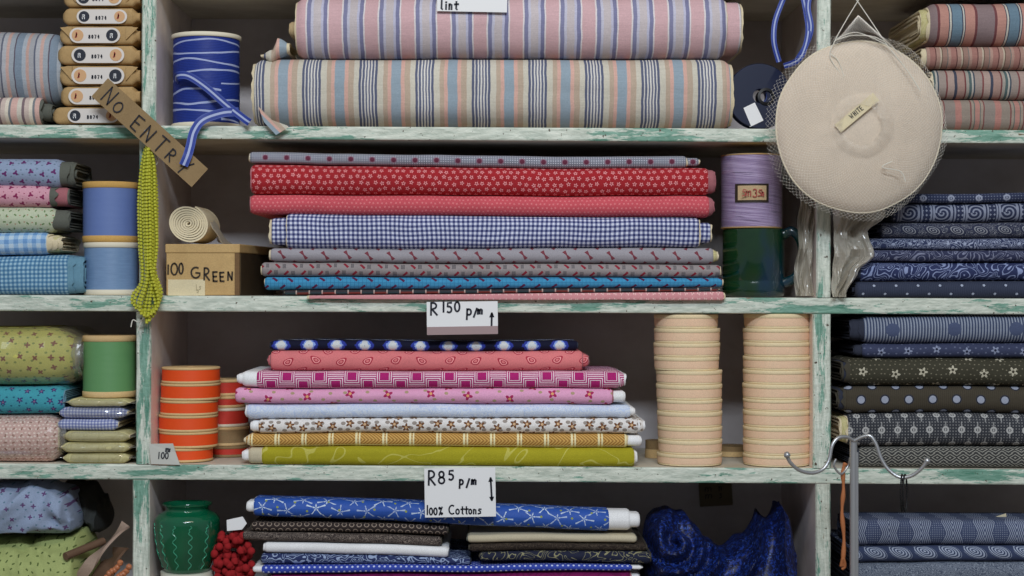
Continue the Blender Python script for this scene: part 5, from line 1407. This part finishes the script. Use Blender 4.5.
# dim card on the back panel
f = frame_at(700, 507, .296, .06); t = thing('notice_card', 'dim aged paper card pinned to the back board above the blue heap', 'card', f(16, 0)); card('paper', f, 33, 26, .001, plain('aged paper', C(104, 92, 70), .9), t)
V, Fc = letters([('m', 6, 15, 8, 1.6), ('n', 20, 15, 8, 1), ('m', 6, 8, 8, 1.6), ('s', 20, 8, 8, 1)], f, .8); part('faint_writing', V, Fc, INKB, t, smooth=False)

# left cell bottom
heap('fabric_bundle', 'crumpled pale blue floral cloth at the top of the bottom left shelf', 'fabric', [(-70, 490), (0, 484), (30, 481), (45, 486), (60, 492), (68, 508)], -70, 68, .0, .16, zz(538, .0), F['whiteblue'], 12., .011, 1.1)
heap('fabric_bundle', 'lime green sprigged cloth beneath the pale blue bundle', 'fabric', [(-70, 540), (20, 539), (50, 536), (75, 532), (90, 542)], -70, 80, -.002, .18, shz(4, -80) + .0006, F['limeditsy'], 22., .009, 1.)
DK = plain('dark grey gauze', C(50, 52, 50), .95, True, .6)
heap('crumpled_fabric', 'dark frayed grey cloth spilling behind the pale blue bundle', 'fabric', [(40, 490), (60, 482), (80, 486), (92, 500), (98, 515)], 45, 98, .10, .24, zz(536, .1), DK, 32., .010, 1.4)
g = 'slanting strips of dark goods in the bottom left corner'
WD = plain('worn brown leather', C(96, 72, 54), .6, True, .5); WD2 = plain('pale worn leather', C(150, 128, 112), .6, True, .5); BB = plain('amber wooden bead', C(170, 104, 66), .35)
for i, (P, w, m_, lb) in enumerate((([(64, 600, .03), (90, 564, .02), (112, 540, .03), (126, 524, .04)], .009, WD2, 'pale brown leather strap slanting up to the upright'), ([(84, 600, .05), (105, 572, .04), (116, 558, .04), (121, 548, .05)], .015, WD, 'dark brown leather strap slanting below the pale one'))):
    V, Fc, U = strip([(xx(a, c), c, max(zz(b, c), z4 + w)) for a, b, c in P], w * 1.9, .004, 8, wdir=lambda s: (.75 + .2 * math.sin(s * 7), .35 * math.cos(s * 5), .5))
    tag(part('leather_strap', V, Fc, m_, None, loc=(xx(P[0][0]), .04, z4)), lb, 'strap', g)
for (a0, b0, a1, b1, yy, lb) in ((96, 592, 120, 562, -.002, 'upper string of amber wooden beads in the bottom left corner'), (106, 594, 129, 566, -.002, 'lower string of amber wooden beads beside the upright')):
    t = thing('bead_string', lb, 'beads', (xx(a0), yy, z4), 'strings of amber beads')
    P = [Vector((xx(lerp(a0, a1, k / 9), yy), yy, zz(lerp(b0, b1, k / 9) + 2 * math.sin(k), yy))) for k in range(10)]
    P = [Vector((xx(a0 - 18, yy), yy + .01, z4 + .004))] + P
    for p in P[1:]:
        V = []; Fc = []; ball(V, Fc, p, .0046, 10, 7); part('bead', V, Fc, BB, t)
    V, Fc = tube(P, .0008, 6, 3); part('thread', V, Fc, THR, t)
tag(part('brown_roll', *tube([(xx(66, 0), -.004, zz(556, 0)), (xx(78, 0), .02, zz(552, 0)), (xx(96, 0), .05, zz(546, 0))], .006, 12, 6), WD, None, loc=(xx(80), .02, zz(560))), 'small rolled tan leather piece between the green cloth and straps', 'leather', None)

# right cell, bottom
g = 'navy printed cottons on the right of the bottom shelf'
bolt('folded_fabric', 'slate navy cloth with honeycomb arches on top of the bottom right stack', 'fabric', g, 852, 1165, 520, 546, 521, 546, 'ar1', row=4, edge='navy', dep=.11, rnd=.8)
bolt('folded_fabric', 'navy cloth with concentric shell swirls, second in the bottom right stack', 'fabric', g, 850, 1165, 546.5, 562, 546, 562, 'ar2', row=4, edge='navy', dep=.2, rnd=.85)
bolt('folded_fabric', 'grey vermicelli patterned cloth, lowest visible in the bottom right stack', 'fabric', g, 853, 1165, 562.5, 585, 562.5, 585, 'ar3', row=4, edge='navy', dep=.2, rnd=.8)
bolt('folded_fabric', 'navy dotted cloth just below the picture at the right', 'fabric', g, 853, 1165, 585.5, 615, 585.5, 615, 'sh7', row=4, edge='navy', dep=.2)
bolt('folded_fabric', 'navy cloth on the shelf board below the picture at the right', 'fabric', g, 853, 1165, 615.5, 648, 615.5, 648, 'sh6', row=4, edge='navy', dep=.2, base=True)
f = frame_at(988, 519.8, .05, .0)
V = [f(0, 0), f(19, 0), f(18, 6.5), f(9, 3.5), f(0, 0, -.001), f(19, 0, -.001), f(18, 6.5, -.001), f(9, 3.5, -.001)]
tag(part('paper_tag', V, [(0, 1, 2, 3), (7, 6, 5, 4), (0, 4, 5, 1), (1, 5, 6, 2), (2, 6, 7, 3), (3, 7, 4, 0)], TAGM, None, smooth=False, loc=f(9, 0)), 'small torn white paper tag on top of the arched navy cloth', 'tag')

# ---------------------------------------------------------------- hook stand in front
hy2 = -.13
t = thing('hook_stand', 'slim chrome stand with two curved wire arms standing in front of the shelves', 'stand', (xx(854, hy2), hy2, 0))
def pp(a, b, y=hy2): return (xx(a, y), y, zz(b, y))
base = pp(853.5, 440)
V, Fc = tube([(base[0], hy2, .012), base], .0052, 14, 1); part('pole', V, Fc, CHROME, t)
V, Fc, U = lathe([(.12, 0), (.12, .006), (.11, .012), (.012, .018), (.006, .02), (0, .02)], (base[0], hy2, 0), 48); part('foot', V, Fc, CHROME, t)
V, Fc = tube([(base[0] + .0045, hy2 - .002, .05), (base[0] + .0045, hy2 - .002, zz(452, hy2))], .0022, 8, 1); part('side_rod', V, Fc, CHROME, t)
arm1 = [(854, 441), (847, 437), (838, 438), (832, 446), (829, 460), (823, 469), (812, 473), (799, 470), (790, 462), (787, 455)]
arm2 = [(854, 441), (862, 437), (870, 436), (876, 444), (881, 458), (888, 469), (899, 477), (911, 476), (921, 469), (927, 461)]
for P in (arm1, arm2):
    V, Fc = tube([pp(a, b, hy2 - .004 - .03 * abs(a - 854) / 70) for a, b in P], .0026, 10, 6); a_ = part('arm', V, Fc, CHROME, t)
    e = P[-1]; V = []; Fc = []; ball(V, Fc, pp(e[0], e[1], hy2 - .034), .0045, 14, 10); part('ball_tip', V, Fc, CHROME, a_)
t = thing('leather_strip', 'tan leather cord hanging beside the chrome pole', 'cord', pp(843, 470, hy2 + .012))
V, Fc = tube([pp(846, 463, hy2 + .010), pp(843, 470, hy2 + .01), pp(843.5, 490, hy2 + .01), pp(842, 512, hy2 + .01), pp(844, 540, hy2 + .01), pp(842.5, 566, hy2 + .01)], .0028, 8, 8, rf=lambda s: 1 + .25 * math.sin(s * 30)); part('cord', V, Fc, LEATHER, t)
V, Fc = tube([pp(841, 566, hy2 + .01), pp(843, 558, hy2 + .006), pp(845, 566, hy2 + .01), pp(842, 569, hy2 + .012)], .0022, 8, 6); part('knot', V, Fc, LEATHER, t)
V, Fc = tube([pp(836, 459, hy2), pp(834, 466, hy2), pp(841, 474, hy2 + .004), pp(848, 466, hy2 + .01), pp(850, 458, hy2 + .006)], .0016, 8, 6); part('loop', V, Fc, CHROME, t)
for k, (a, lb) in enumerate(((902, 'left black rubber ring hanging on the right wire arm'), (905, 'right black rubber ring hanging on the right wire arm'))):
    P = [(xx(a, -.155) + .0032 * math.cos(q) * (1 + k * .3), -.155 + .006 * math.cos(q), zz(493, -.155) + .026 * math.sin(q)) for q in [2 * PI * i / 24 for i in range(25)]]
    V, Fc = tube(P, .0013, 8, 1); tag(part('rubber_ring', V, Fc, BLACKR, None, loc=(xx(a, -.155), -.155, zz(511, -.155))), lb, 'ring', 'black rubber rings on the wire arm')

# ================================================================ LIGHT, CAMERA
sc = bpy.context.scene
w = bpy.data.worlds.new('World'); sc.world = w; w.use_nodes = True
bg = w.node_tree.nodes['Background']; bg.inputs[0].default_value = (.90, .93, 1.0, 1); bg.inputs[1].default_value = .215
def area(name, loc, target, sx, sy, power, col):
    l = bpy.data.lights.new(name, 'AREA'); l.shape = 'RECTANGLE'; l.size = sx; l.size_y = sy; l.energy = power; l.color = col
    o = bpy.data.objects.new(name, l); COL.objects.link(o); o.location = loc
    d = Vector(target) - Vector(loc); o.rotation_euler = d.to_track_quat('-Z', 'Y').to_euler(); return o
area('shop_window_light', (.10, -3.6, 3.25), (0, 0, 1.35), 1.6, .30, 94, (.80, .895, 1.0))
area('shop_ceiling_lamp', (.1, -1.5, 2.75), (0, 0, 1.2), 1.0, .25, 8, (1.0, .86, .68))
cam = bpy.data.cameras.new('Camera'); co = bpy.data.objects.new('Camera', cam); COL.objects.link(co)
co.location = (0, -D, Z0); co.rotation_euler = (PI / 2, 0, 0)
cam.sensor_width = 36; cam.lens = FPX * 36 / 1024; cam.shift_x = (512 - CX) / 1024; cam.shift_y = 0
cam.clip_start = .05
cam.dof.use_dof = True; cam.dof.focus_distance = D + .0; cam.dof.aperture_fstop = 3.2
sc.camera = co
sc.view_settings.view_transform = 'Standard'; sc.view_settings.look = 'None'; sc.view_settings.gamma = 1; sc.view_settings.use_curve_mapping = False
sc.view_settings.exposure = 0.0
sc.cycles.transparent_max_bounces = 16
